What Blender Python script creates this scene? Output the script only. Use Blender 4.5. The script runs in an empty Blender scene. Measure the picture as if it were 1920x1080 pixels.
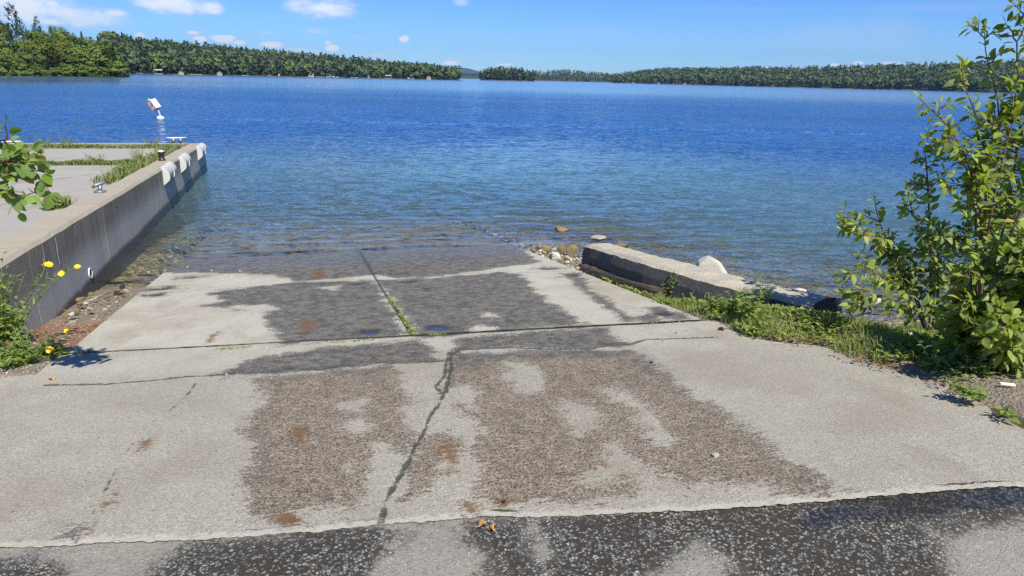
import bpy, math, random
import numpy as np
from math import radians, sin, cos, pi, hypot, atan2, sqrt
from mathutils import Vector, Matrix
rng = np.random.default_rng(7)
random.seed(7)
S = bpy.context.scene
COL = S.collection
SKYLOW = (.44, .715, 1.07); SKYHIGH = (.27, .515, .95); CLOUDLIT = (6.6, 6.8, 7.0); CLOUDDARK = (3.6, 4.4, 5.7); EXPO = .65; HAZE = .00007
# ------------------------------------------------------------------ camera model
F = 1280.; PIT = radians(17.0); ROL = radians(1.3); H = 1.6
_r0 = np.array([1., 0, 0]); FW = np.array([0, cos(PIT), -sin(PIT)]); _u0 = np.cross(_r0, FW)
RT = _r0*cos(ROL)+_u0*sin(ROL); UP = -_r0*sin(ROL)+_u0*cos(ROL)
CAM = np.array([0, 0, H])
def ray(u, v): return RT*(u-960)/F - UP*(v-540)/F + FW
def onz(u, v, z):
    d = ray(u, v); return CAM + d*((z-H)/d[2])
def onp(u, v, n, d0):
    d = ray(u, v); return CAM + d*((d0-np.dot(n, CAM))/np.dot(n, d))
def far(u, v, dist):                     # point at horizontal distance dist along the sight line
    d = ray(u, v); return CAM + d*(dist/hypot(d[0], d[1]))
AZ = radians(-17.35); HD = np.array([sin(AZ), cos(AZ), 0]); CD = np.array([cos(AZ), -sin(AZ), 0])
SL = .1141; S0 = 2.1786; WZ = -.88
NR = np.array([HD[0]*SL, HD[1]*SL, 1.])
def zr(s): return -SL*(np.asarray(s)-S0)
def W(c, s, z): return CD*c + HD*s + np.array([0, 0, z])
def cs(p): return float(np.dot(p, CD)), float(np.dot(p, HD))
def onr(u, v): return onp(u, v, NR, SL*S0)          # on the ramp plane
def rcs(u, v): return cs(onr(u, v))
def pz(s): return .19 - .0195*np.asarray(s)         # top of the pier
NP = np.array([HD[0]*.0195, HD[1]*.0195, 1.])
def onpier(u, v, dz=0.): return onp(u, v, NP, .19+dz)
def pcs(u, v, dz=0.): return cs(onpier(u, v, dz))
def onface(u, v, c=-2.4): return onp(u, v, CD, c)
# ------------------------------------------------------------------ object helpers
def tag(o, label=None, cat=None, group=None, kind=None):
    if label: o['label'] = label
    if cat: o['category'] = cat
    if group: o['group'] = group
    if kind: o['kind'] = kind
    return o
def mesh(name, v, f, mats=None, smooth=False, attrs=None, fattrs=None, mi=None):
    me = bpy.data.meshes.new(name)
    v = np.asarray(v, dtype=np.float32)
    if isinstance(f, np.ndarray):
        k = f.shape[1]; n = len(f)
        me.vertices.add(len(v)); me.vertices.foreach_set('co', v.ravel())
        me.loops.add(n*k); me.loops.foreach_set('vertex_index', f.astype(np.int32).ravel())
        me.polygons.add(n); me.polygons.foreach_set('loop_start', np.arange(0, n*k, k, dtype=np.int32))
        me.update(calc_edges=True)
    else:
        me.from_pydata(v.tolist(), [], f); me.update()
    if smooth: me.polygons.foreach_set('use_smooth', np.ones(len(me.polygons), dtype=bool))
    for k_, a in (attrs or {}).items():
        at = me.attributes.new(k_, 'FLOAT', 'POINT'); at.data.foreach_set('value', np.asarray(a, dtype=np.float32))
    for k_, a in (fattrs or {}).items():
        at = me.attributes.new(k_, 'FLOAT', 'FACE'); at.data.foreach_set('value', np.asarray(a, dtype=np.float32))
    for m in (mats if isinstance(mats, (list, tuple)) else [mats] if mats else []): me.materials.append(m)
    if mi is not None: me.polygons.foreach_set('material_index', np.asarray(mi, dtype=np.int32))
    return me
def obj(name, me, parent=None, loc=None, rz=None):
    o = bpy.data.objects.new(name, me); COL.objects.link(o)
    if parent: o.parent = parent
    if loc is not None: o.location = [float(x) for x in loc]
    if rz is not None: o.rotation_euler = (0, 0, rz)
    return o
def empty(name, loc, label=None, cat=None, group=None, rz=0):
    o = obj(name, None, None, loc, rz); o.empty_display_size = .1
    return tag(o, label, cat, group)
class MB:
    """collects shapes into one mesh"""
    def __init__(s): s.v = []; s.f = []; s.n = 0
    def add(s, v, f):
        v = np.asarray(v, float); s.v.append(v); s.f += [tuple(int(i)+s.n for i in q) for q in f]; s.n += len(v)
    def hexa(s, p):                                  # 8 corner points: bottom 4 ccw then top 4
        s.add(p, [(3, 2, 1, 0), (4, 5, 6, 7), (0, 1, 5, 4), (1, 2, 6, 5), (2, 3, 7, 6), (3, 0, 4, 7)])
    def box(s, c, size, M=None):
        x, y, z = [q/2 for q in size]
        p = np.array([(-x, -y, -z), (x, -y, -z), (x, y, -z), (-x, y, -z), (-x, -y, z), (x, -y, z), (x, y, z), (-x, y, z)], float)
        if M is not None: p = p @ np.array(M).T
        s.hexa(p+np.array(c, float))
    def tube(s, pts, rad, n=6, cap=True):
        pts = np.asarray(pts, float); m = len(pts); rad = np.broadcast_to(rad, (m,))
        t = np.gradient(pts, axis=0); t /= np.linalg.norm(t, axis=1)[:, None]+1e-9
        a = np.array([0, 0, 1.]) if abs(t[0][2]) < .9 else np.array([1., 0, 0]); rings = []
        for i in range(m):
            x = np.cross(a, t[i]); x /= np.linalg.norm(x)+1e-9; y = np.cross(t[i], x); a = y if i == 0 and False else a
            th = np.arange(n)*2*pi/n
            rings.append(pts[i]+rad[i]*(np.cos(th)[:, None]*x+np.sin(th)[:, None]*y))
        f = [(i*n+j, i*n+(j+1) % n, (i+1)*n+(j+1) % n, (i+1)*n+j) for i in range(m-1) for j in range(n)]
        if cap: f += [tuple(range(n-1, -1, -1)), tuple((m-1)*n+j for j in range(n))]
        s.add(np.concatenate(rings), f)
    def lathe(s, prof, c=(0, 0, 0), n=20, M=None):
        th = np.arange(n)*2*pi/n
        p = np.concatenate([np.stack([r*np.cos(th), r*np.sin(th), np.full(n, z)], 1) for r, z in prof])
        if M is not None: p = p @ np.array(M).T
        m = len(prof)
        f = [(i*n+j, i*n+(j+1) % n, (i+1)*n+(j+1) % n, (i+1)*n+j) for i in range(m-1) for j in range(n)]
        f += [tuple(range(n-1, -1, -1)), tuple((m-1)*n+j for j in range(n))]
        s.add(p+np.array(c, float), f)
    def mesh(s, name, mat, smooth=False): return mesh(name, np.concatenate(s.v), s.f, mat, smooth)
    def build(s, name, mat, parent=None, smooth=False, loc=None): return obj(name, s.mesh(name, mat, smooth), parent, loc)
def grid(xs, ys):
    nx, ny = len(xs), len(ys)
    i = np.arange(nx*ny).reshape(ny, nx)
    return np.stack([i[:-1, :-1], i[:-1, 1:], i[1:, 1:], i[1:, :-1]], -1).reshape(-1, 4)
def bevel(o, w=.01, seg=2):
    m = o.modifiers.new('bevel', 'BEVEL'); m.width = w; m.segments = seg; m.limit_method = 'ANGLE'; return o
# value noise for geometry
_perm = rng.random((64, 64))
def vn(x, y):
    x = np.asarray(x, float); y = np.asarray(y, float)
    xi = np.floor(x).astype(int); yi = np.floor(y).astype(int); fx = x-xi; fy = y-yi
    fx = fx*fx*(3-2*fx); fy = fy*fy*(3-2*fy); g = lambda a, b: _perm[a % 64, b % 64]
    return (g(xi, yi)*(1-fx)+g(xi+1, yi)*fx)*(1-fy)+(g(xi, yi+1)*(1-fx)+g(xi+1, yi+1)*fx)*fy
def fbm(x, y, o=4): return sum(vn(x*2**k+13*k, y*2**k+7*k)/2**k for k in range(o))/sum(1/2**k for k in range(o))
def segd(X, Y, pts):
    d = np.full(X.shape, 1e9)
    for (ax, ay), (bx, by) in zip(pts[:-1], pts[1:]):
        vx, vy = bx-ax, by-ay; L = vx*vx+vy*vy+1e-12
        t = np.clip(((X-ax)*vx+(Y-ay)*vy)/L, 0, 1)
        d = np.minimum(d, np.hypot(X-ax-t*vx, Y-ay-t*vy))
    return d
def polysd(X, Y, pts):                      # positive inside
    d = segd(X, Y, list(pts)+[pts[0]]); ins = np.zeros(X.shape, bool)
    n = len(pts)
    for i in range(n):
        ax, ay = pts[i]; bx, by = pts[(i+1) % n]
        c = ((ay > Y) != (by > Y)) & (X < (bx-ax)*(Y-ay)/((by-ay) if by != ay else 1e-9)+ax)
        ins ^= c
    return np.where(ins, d, -d)
def sm(x, a, b):
    t = np.clip((np.asarray(x, float)-a)/(b-a), 0, 1); return t*t*(3-2*t)
# ------------------------------------------------------------------ node helpers
class NT:
    def __init__(s, name, world=None):
        if world: s.t = world.node_tree
        else:
            s.m = bpy.data.materials.new(name); s.m.use_nodes = True; s.t = s.m.node_tree
        s.t.nodes.clear()
    def n(s, ty, ins=None, **pr):
        nd = s.t.nodes.new(ty)
        for k, v in pr.items(): setattr(nd, k, v)
        for k, v in (ins or {}).items(): s.set(nd.inputs[k], v)
        return nd
    def set(s, sock, v):
        if isinstance(v, bpy.types.NodeSocket): s.t.links.new(v, sock)
        else:
            if hasattr(sock.default_value, '__len__') and not isinstance(v, str):
                v = tuple(v); L = len(sock.default_value)
                v = (v+(1.,))[:L] if len(v) < L else v[:L]
            sock.default_value = v
    def M(s, op, a, b=0., c=0., clamp=False):
        nd = s.n('ShaderNodeMath', operation=op, use_clamp=clamp); s.set(nd.inputs[0], a); s.set(nd.inputs[1], b)
        s.set(nd.inputs[2], c); return nd.outputs[0]
    def V(s, op, a, b=(0, 0, 0)):
        nd = s.n('ShaderNodeVectorMath', operation=op); s.set(nd.inputs[0], a)
        if op == 'SCALE': s.set(nd.inputs['Scale'], b)
        else: s.set(nd.inputs[1], b)
        return nd.outputs['Value' if op in ('DOT_PRODUCT', 'LENGTH') else 0]
    def mix(s, f, a, b, bt='MIX'):
        nd = s.n('ShaderNodeMix', data_type='RGBA', blend_type=bt); nd.inputs[0].default_value = 0
        s.set(nd.inputs[0], f); s.set(nd.inputs[6], a); s.set(nd.inputs[7], b); return nd.outputs[2]
    def ss(s, x, a, b, lo=0., hi=1.):
        nd = s.n('ShaderNodeMapRange', interpolation_type='SMOOTHSTEP'); 
        for i, q in enumerate((x, a, b, lo, hi)): s.set(nd.inputs[i], q)
        return nd.outputs[0]
    def lin(s, x, a, b, lo=0., hi=1.):
        nd = s.n('ShaderNodeMapRange')
        for i, q in enumerate((x, a, b, lo, hi)): s.set(nd.inputs[i], q)
        return nd.outputs[0]
    def noise(s, vec, scale, det=4., rough=.55, col=False, dist=0.):
        nd = s.n('ShaderNodeTexNoise', {'Vector': vec, 'Scale': scale, 'Detail': det, 'Roughness': rough, 'Distortion': dist})
        return nd.outputs['Color' if col else 'Fac']
    def vor(s, vec, scale, feat='F1', out='Distance', rnd=1.):
        nd = s.n('ShaderNodeTexVoronoi', {'Vector': vec, 'Scale': scale, 'Randomness': rnd}, feature=feat); return nd.outputs[out]
    def map(s, vec, scale=(1, 1, 1), rot=(0, 0, 0), loc=(0, 0, 0)):
        return s.n('ShaderNodeMapping', {'Vector': vec, 'Scale': scale, 'Rotation': rot, 'Location': loc}).outputs[0]
    def at(s, name): return s.n('ShaderNodeAttribute', attribute_name=name).outputs['Fac']
    def obj(s): return s.n('ShaderNodeTexCoord').outputs['Object']
    def pos(s): return s.n('ShaderNodeNewGeometry').outputs['Position']
    def rnd(s): return s.n('ShaderNodeObjectInfo').outputs['Random']
    def bump(s, h, st=.5, d=.01, nrm=None):
        nd = s.n('ShaderNodeBump', {'Height': h, 'Strength': st, 'Distance': d})
        if nrm is not None: s.set(nd.inputs['Normal'], nrm)
        return nd.outputs[0]
    def ramp(s, f, stops):
        nd = s.n('ShaderNodeValToRGB', {'Fac': f}); e = nd.color_ramp.elements
        while len(e) < len(stops): e.new(.5)
        for q, (p, c) in zip(e, stops): q.position = p; q.color = tuple(c)+(1,)
        return nd.outputs[0]
    def bsdf(s, col, rough=.8, nrm=None, spec=.5, metal=0., **k):
        ins = {'Base Color': col, 'Roughness': rough, 'Specular IOR Level': spec, 'Metallic': metal}
        if nrm is not None: ins['Normal'] = nrm
        ins.update({a: b for a, b in k.items()})
        return s.n('ShaderNodeBsdfPrincipled', ins).outputs[0]
    def out(s, sh, vol=None):
        o = s.n('ShaderNodeOutputMaterial')
        if sh is not None: s.t.links.new(sh, o.inputs[0])
        if vol is not None: s.t.links.new(vol, o.inputs[1])
        return s.m
def simple(name, col, rough=.6, var=.25, scale=20., metal=0., bump=.3, bd=.004, spec=.5):
    t = NT(name); p = t.obj(); n = t.noise(p, scale, 5)
    c = t.mix(n, [x*(1-var) for x in col], [min(1, x*(1+var)) for x in col])
    return t.out(t.bsdf(c, rough, t.bump(t.noise(p, scale*4, 3), bump, bd), spec, metal))
# ------------------------------------------------------------------ materials
def concrete_ramp_mat():
    t = NT('ramp_concrete'); o = t.obj()
    wet, brn, crk, rust, pud, age = [t.at(a) for a in ('wet', 'brn', 'crk', 'rust', 'pud', 'age')]
    streak = t.noise(t.map(o, (4.5, 42, 1)), 1., 6, .70)         # broom finish runs across the ramp
    blot = t.noise(o, 5.5, 6, .65); fine = t.noise(o, 60., 4, .7); grit = t.noise(o, 260., 2, .6)
    lines = t.noise(t.map(o, (3, 190, 1)), 1., 3, .6)
    e = t.M('ADD', t.M('MULTIPLY', t.M('SUBTRACT', streak, .5), .24), t.M('MULTIPLY', t.M('SUBTRACT', blot, .5), .40))
    e = t.M('ADD', e, t.M('MULTIPLY', t.M('SUBTRACT', fine, .5), .26))
    wm = t.M('ADD', t.M('MULTIPLY', t.ss(t.M('ADD', wet, e), -.012, .025), .82), t.M('MULTIPLY', t.ss(t.M('ADD', wet, e), -.07, .08), .18))
    # partly dried mottling inside the wet patches
    mot = t.ss(t.M('ADD', t.noise(o, 11., 6, .7), t.M('MULTIPLY', lines, .25)), .50, .74)
    # dry colours
    dry = t.mix(blot, (.345, .323, .258), (.465, .441, .363))
    dry = t.mix(t.ss(t.noise(o, 1.3, 5, .6), .42, .68, 0, .7), dry, (.30, .262, .195)); dry = t.mix(t.ss(t.noise(t.map(o, (1.6, .7, 1)), 1.7, 6, .7), .5, .72, 0, .5), dry, (.25, .218, .162))
    dry = t.mix(t.ss(lines, .5, .75, 0, .35), dry, (.29, .275, .25))
    dry = t.mix(t.M('MULTIPLY', t.ss(age, 0., 1., 0., .75), t.ss(t.noise(o, 95., 3, .7), .40, .62)), dry, (.25, .225, .18)); dry = t.mix(t.M('MULTIPLY', age, .16), dry, (.12, .11, .09))
    v = t.n('ShaderNodeTexVoronoi', {'Vector': o, 'Scale': 105.}); vc = t.n('ShaderNodeSeparateColor', {0: v.outputs['Color']})
    peb = t.M('MULTIPLY', t.ss(v.outputs['Distance'], .22, .44, 1., 0.), t.ss(age, .0, .6))
    pcol = t.ramp(vc.outputs[0], [(0., (.09, .085, .08)), (.3, (.24, .21, .175)), (.62, (.40, .37, .32)), (.85, (.56, .54, .49)), (1., (.20, .115, .07))])
    dry = t.mix(t.M('MULTIPLY', peb, t.ss(vc.outputs[1], .45, .55)), dry, t.mix(.4, pcol, dry))
    # wet colours
    wg = t.mix(fine, (.030, .027, .021), (.100, .088, .066))
    wg = t.mix(t.M('MULTIPLY', mot, .6), wg, (.21, .195, .16)); wg = t.mix(t.ss(t.noise(t.map(o, (5, 60, 1)), 1., 4, .7), .5, .66, 0, .65), wg, (.035, .033, .028))
    wb = t.mix(blot, (.112, .088, .060), (.215, .177, .126))
    wb = t.mix(t.ss(grit, .45, .62, 0, .8), wb, (.085, .066, .05))
    wb = t.mix(t.M('MULTIPLY', mot, .45), wb, (.25, .205, .145))
    wb = t.mix(t.M('MULTIPLY', peb, .7), wb, t.mix(.55, pcol, (.15, .112, .07)))
    wc = t.mix(brn, wg, wb)
    col = t.mix(t.M('MULTIPLY', wm, .93), dry, wc)
    spk = t.M('ADD', t.M('ADD', t.M('MULTIPLY', t.noise(t.map(o, (1, 2.2, 1)), 26., 4, .85), .45), t.M('MULTIPLY', t.noise(o, 92., 2, .8), .75)), t.M('MULTIPLY', t.noise(o, 210., 1, .8), .5))
    spk = t.M('SUBTRACT', spk, .85)
    sa_ = t.M('ADD', t.lin(wm, 0, 1, .46, 1.5), t.M('MULTIPLY', brn, t.lin(wm, 0, 1, .25, 1.0)))
    gain = t.M('ADD', 1., t.M('MULTIPLY', t.M('MULTIPLY', spk, sa_), 2.5)); gain = t.M('MAXIMUM', gain, .25)
    gc = t.n('ShaderNodeCombineXYZ', {0: gain, 1: gain, 2: gain}).outputs[0]
    col = t.mix(1., col, gc, 'MULTIPLY')
    dk = t.ss(t.noise(t.map(o, (1, 2.4, 1)), 38., 4, .8), .60, .68); col = t.mix(t.M('MULTIPLY', dk, t.M('ADD', .22, t.M('MULTIPLY', wm, .48))), col, (.045, .037, .029))
    dots = t.ss(t.vor(o, 9., 'F1'), .035, .07, 1., 0.)
    col = t.mix(t.M('MULTIPLY', dots, .8), col, (.05, .042, .035))
    rim = t.ss(t.M('ADD', t.at('rim'), t.M('MULTIPLY', t.M('SUBTRACT', t.noise(o, 24., 5, .75), .5), 2.6)), .45, .9); col = t.mix(t.M('MULTIPLY', rim, .6), col, t.mix(blot, (.38, .35, .28), (.56, .53, .44)))
    rm = t.ss(t.M('ADD', rust, t.M('ADD', t.M('MULTIPLY', e, .5), t.M('MULTIPLY', t.M('SUBTRACT', t.noise(o, 38., 5, .8), .5), .22))), -.01, .03)
    col = t.mix(t.M('MULTIPLY', rm, .85), col, t.mix(fine, (.05, .026, .011), (.24, .125, .05)))
    pm = t.ss(pud, -.02, .015)
    col = t.mix(t.M('MULTIPLY', pm, .85), col, (.028, .026, .024))
    alg = t.ss(t.M('ADD', t.n('ShaderNodeSeparateXYZ', {0: t.pos()}).outputs[2], t.M('MULTIPLY', t.M('SUBTRACT', blot, .5), .15)), -1.05, -.86, 1., 0.)
    col = t.mix(t.M('MULTIPLY', alg, .75), col, t.mix(t.noise(t.map(o, (3, 14, 1)), 1., 5, .7), (.155, .135, .08), (.40, .35, .225)))
    cn = t.M('ADD', crk, t.M('ADD', t.M('MULTIPLY', t.M('SUBTRACT', t.noise(o, 80., 4, .8), .5), .030), t.M('MULTIPLY', t.M('SUBTRACT', t.noise(o, 22., 3, .6), .5), .030)))
    cm = t.ss(cn, .002, .012, 1., 0.)
    col = t.mix(t.M('MULTIPLY', cm, .92), col, t.mix(t.noise(o, 30., 3), (.035, .033, .028), (.075, .075, .045)))
    halo = t.ss(crk, .0, .07, .35, 0.)
    col = t.mix(t.M('MULTIPLY', halo, wm), col, (.05, .05, .048))
    rough = t.M('ADD', t.lin(wm, 0, 1, .88, .66), t.M('MULTIPLY', brn, .25), clamp=True)
    glz = t.ss(t.at('edge'), 0., 1.)
    rough = t.M('SUBTRACT', rough, t.M('MULTIPLY', glz, .25))
    rough = t.M('SUBTRACT', rough, t.M('MULTIPLY', pm, .45), clamp=True)
    hgt = t.M('ADD', t.M('MULTIPLY', grit, .5), t.M('ADD', t.M('MULTIPLY', lines, .5), t.M('MULTIPLY', fine, .6)))
    hgt = t.M('ADD', hgt, t.M('MULTIPLY', peb, .5))
    nb = t.bump(hgt, t.lin(t.M('MAXIMUM', pm, t.M('MULTIPLY', glz, .4)), 0, 1, .55, .04), .006)
    return t.out(t.bsdf(col, rough, nb, t.lin(wm, 0, 1, .15, .2)))
def asphalt_mat():
    t = NT('old_asphalt'); o = t.obj(); wet = t.at('wet'); pud = t.at('pud')
    blot = t.noise(o, 7., 6, .7); fine = t.noise(o, 70., 4, .7)
    wx = t.M('ADD', t.M('ADD', wet, .045), t.M('ADD', t.M('MULTIPLY', t.M('SUBTRACT', blot, .5), .30), t.M('MULTIPLY', t.M('SUBTRACT', fine, .5), .22))); wm = t.M('MULTIPLY', t.M('ADD', t.ss(wx, -.015, .03), t.ss(wx, -.08, .10)), .5)
    dv = t.V('ADD', o, t.V('SCALE', t.noise(o, 40., 3, .6, True), .012))
    v = t.n('ShaderNodeTexVoronoi', {'Vector': t.map(dv, (1, 1.15, 1)), 'Scale': 76.}); ve = t.n('ShaderNodeTexVoronoi', {'Vector': t.map(dv, (1, 1.15, 1)), 'Scale': 76.}, feature='DISTANCE_TO_EDGE').outputs['Distance']; sc = t.n('ShaderNodeSeparateColor', {0: v.outputs['Color']})
    v2 = t.n('ShaderNodeTexVoronoi', {'Vector': dv, 'Scale': 190.}); sc2 = t.n('ShaderNodeSeparateColor', {0: v2.outputs['Color']})
    rad = t.lin(sc.outputs[1], 0, 1, .26, .62)
    st = t.ss(t.M('SUBTRACT', ve, t.lin(sc.outputs[1], 0, 1, .13, .03)), 0., .07)
    st = t.M('MULTIPLY', st, t.ss(sc.outputs[2], .34, .42))
    st2 = t.M('MULTIPLY', t.ss(t.M('SUBTRACT', .36, v2.outputs['Distance']), 0, .1), t.ss(sc2.outputs[2], .45, .5))
    pc = t.ramp(sc.outputs[0], [(0., (.08, .08, .078)), (.3, (.15, .15, .145)), (.6, (.23, .228, .215)), (.85, (.25, .24, .21)), (.97, (.34, .325, .275)), (1., (.28, .19, .12))])
    binder_w = t.mix(fine, (.024, .021, .015), (.060, .052, .038)); binder_d = t.mix(fine, (.17, .158, .128), (.305, .285, .235))
    pcw = t.mix(.25, pc, (.06, .055, .042)); 
    c_w = t.mix(t.M('MULTIPLY', st2, .55), binder_w, (.11, .107, .096)); c_w = t.mix(st, c_w, t.mix(t.ss(sc.outputs[1], .55, .8), pcw, pc))
    c_d = t.mix(t.M('MULTIPLY', st2, .6), binder_d, (.42, .40, .35)); c_d = t.mix(t.M('MULTIPLY', st, .75), c_d, t.mix(.35, pc, (.40, .385, .34))); c_d = t.mix(t.ss(t.noise(o, 60., 3, .8), .56, .68, 0, .6), c_d, (.12, .11, .095))
    col = t.mix(wm, c_d, c_w)
    oil = t.M('MULTIPLY', t.ss(t.noise(o, 2.2, 4, .6), .60, .75), wm); col = t.mix(t.M('MULTIPLY', oil, .55), col, (.10, .05, .022))
    col = t.mix(t.M('MULTIPLY', t.at('moss'), .8), col, t.mix(fine, (.035, .035, .014), (.10, .095, .045)))
    pm = t.ss(t.M('ADD', pud, t.M('MULTIPLY', t.M('SUBTRACT', blot, .5), .12)), -.02, .03)
    col = t.mix(t.M('MULTIPLY', pm, t.M('SUBTRACT', 1., t.M('MULTIPLY', st, .35))), col, (.022, .02, .017))
    rough = t.M('SUBTRACT', t.lin(wm, 0, 1, .9, .55), t.M('MULTIPLY', pm, .40), clamp=True)
    hgt = t.M('ADD', t.M('MULTIPLY', st, 1.), t.M('ADD', t.M('MULTIPLY', st2, .4), t.M('MULTIPLY', fine, .5)))
    nb = t.bump(hgt, t.lin(pm, 0, 1, .75, .05), .006)
    return t.out(t.bsdf(col, rough, nb, t.lin(pm, 0, 1, .12, .45)))
def pier_mat():
    t = NT('pier_concrete'); o = t.obj(); p = t.pos(); z = t.n('ShaderNodeSeparateXYZ', {0: p}).outputs[2]
    blot = t.noise(o, 2.4, 6, .65); fine = t.noise(o, 38., 5, .7); grit = t.noise(o, 160., 2)
    drip = t.noise(t.map(o, (9, 9, .7)), 1., 5, .6)
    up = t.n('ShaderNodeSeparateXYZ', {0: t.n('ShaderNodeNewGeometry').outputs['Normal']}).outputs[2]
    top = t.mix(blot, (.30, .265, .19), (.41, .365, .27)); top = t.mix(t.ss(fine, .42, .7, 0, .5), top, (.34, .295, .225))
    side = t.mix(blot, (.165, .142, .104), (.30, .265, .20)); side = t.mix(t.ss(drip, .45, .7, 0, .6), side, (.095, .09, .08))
    zz = t.M('ADD', z, t.M('ADD', t.M('MULTIPLY', t.M('SUBTRACT', t.noise(o, 1.1, 4), .5), .14), t.M('MULTIPLY', t.M('SUBTRACT', fine, .5), .05)))
    pale = t.M('MULTIPLY', t.ss(zz, -.74, -.70), t.ss(zz, -.56, -.20, 1., 0.))
    side = t.mix(t.M('MULTIPLY', pale, .75), side, (.50, .475, .42))
    wetz = t.ss(zz, -.765, -.745, 1., 0.)
    side = t.mix(wetz, side, t.mix(fine, (.04, .038, .03), (.085, .08, .065)))
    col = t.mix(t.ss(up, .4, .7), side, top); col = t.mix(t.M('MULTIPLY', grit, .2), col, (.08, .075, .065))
    pit = t.ss(t.vor(o, 17., 'F1'), .06, .13, 1., 0.); col = t.mix(t.M('MULTIPLY', pit, .6), col, (.06, .055, .05))
    return t.out(t.bsdf(col, t.lin(wetz, 0, 1, .88, .4), t.bump(t.M('ADD', fine, t.M('MULTIPLY', grit, .4)), .5, .008), .3))
def deck_mat():
    t = NT('pier_deck'); o = t.obj(); blot = t.noise(o, 1.6, 6, .65); fine = t.noise(o, 55., 5, .7)
    c = t.mix(blot, (.255, .243, .215), (.37, .353, .31)); c = t.mix(t.ss(fine, .45, .65, 0, .55), c, (.28, .26, .225))
    c = t.mix(t.ss(t.noise(t.map(o, (1, .35, 1)), 2.2, 5, .6), .55, .70, 0, .6), c, (.19, .165, .08))
    return t.out(t.bsdf(c, .9, t.bump(fine, .5, .008), .2))
def oldwall_mat():
    t = NT('weathered_wall_shaded'); o = t.obj(); blot = t.noise(o, 5., 6, .7); fine = t.noise(o, 45., 5, .7)
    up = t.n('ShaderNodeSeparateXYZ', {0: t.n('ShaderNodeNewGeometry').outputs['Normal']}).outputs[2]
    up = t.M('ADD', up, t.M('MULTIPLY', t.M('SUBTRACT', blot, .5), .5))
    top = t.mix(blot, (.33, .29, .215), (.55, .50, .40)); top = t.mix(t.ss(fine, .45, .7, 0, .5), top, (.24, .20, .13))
    side = t.mix(blot, (.06, .06, .056), (.12, .118, .11)); side = t.mix(t.ss(t.vor(o, 14.), .05, .10, 1., 0.), side, (.36, .34, .30))  # side colour carries the shade of the face, with scattered pale specks
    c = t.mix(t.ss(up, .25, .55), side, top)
    return t.out(t.bsdf(c, .9, t.bump(t.M('ADD', fine, blot), .8, .02), .2))
def soil_mat():
    t = NT('soil'); o = t.obj(); a = t.noise(o, 9., 6, .7); b = t.noise(o, 80., 4, .7)
    c = t.mix(a, (.12, .097, .07), (.31, .26, .195)); v = t.n('ShaderNodeTexVoronoi', {'Vector': o, 'Scale': 55.})
    k = t.n('ShaderNodeSeparateColor', {0: v.outputs['Color']})
    c = t.mix(t.M('MULTIPLY', t.ss(k.outputs[0], .5, .6), t.ss(v.outputs['Distance'], .2, .4, 1., 0.)), c, t.mix(k.outputs[1], (.16, .14, .11), (.42, .38, .32)))
    red = t.M('MULTIPLY', t.at('red'), t.ss(t.noise(o, 14., 5, .7), .32, .54)); c = t.mix(t.M('MULTIPLY', red, .85), c, t.mix(b, (.16, .062, .026), (.40, .18, .085)))
    gr = t.M('MULTIPLY', t.at('green'), t.ss(a, .35, .6)); c = t.mix(t.M('MULTIPLY', gr, .8), c, t.mix(b, (.09, .115, .03), (.19, .225, .06)))
    return t.out(t.bsdf(c, .92, t.bump(t.M('ADD', t.M('MULTIPLY', b, .6), v.outputs['Distance']), .8, .02), .2))
def bed_mat():
    t = NT('lakebed_pebbles'); o = t.obj()
    dv = t.V('ADD', o, t.V('SCALE', t.noise(o, 9., 3, .6, True), .05))
    v = t.n('ShaderNodeTexVoronoi', {'Vector': dv, 'Scale': 13.}); k = t.n('ShaderNodeSeparateColor', {0: v.outputs['Color']})
    v2 = t.n('ShaderNodeTexVoronoi', {'Vector': dv, 'Scale': 34.}); k2 = t.n('ShaderNodeSeparateColor', {0: v2.outputs['Color']})
    c = t.ramp(k.outputs[0], [(0., (.09, .075, .035)), (.4, (.24, .195, .09)), (.8, (.40, .33, .17)), (1., (.55, .49, .34))])
    c2 = t.ramp(k2.outputs[0], [(0., (.055, .045, .02)), (.5, (.19, .15, .07)), (1., (.42, .36, .22))])
    c = t.mix(t.ss(v.outputs['Distance'], .3, .5), c, c2)
    a = t.noise(o, .5, 4); c = t.mix(t.ss(a, .4, .65, 0, .6), c, (.07, .062, .03))
    return t.out(t.bsdf(c, .6, t.bump(t.M('SUBTRACT', 1., v.outputs['Distance']), 1., .05), .4))
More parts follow.
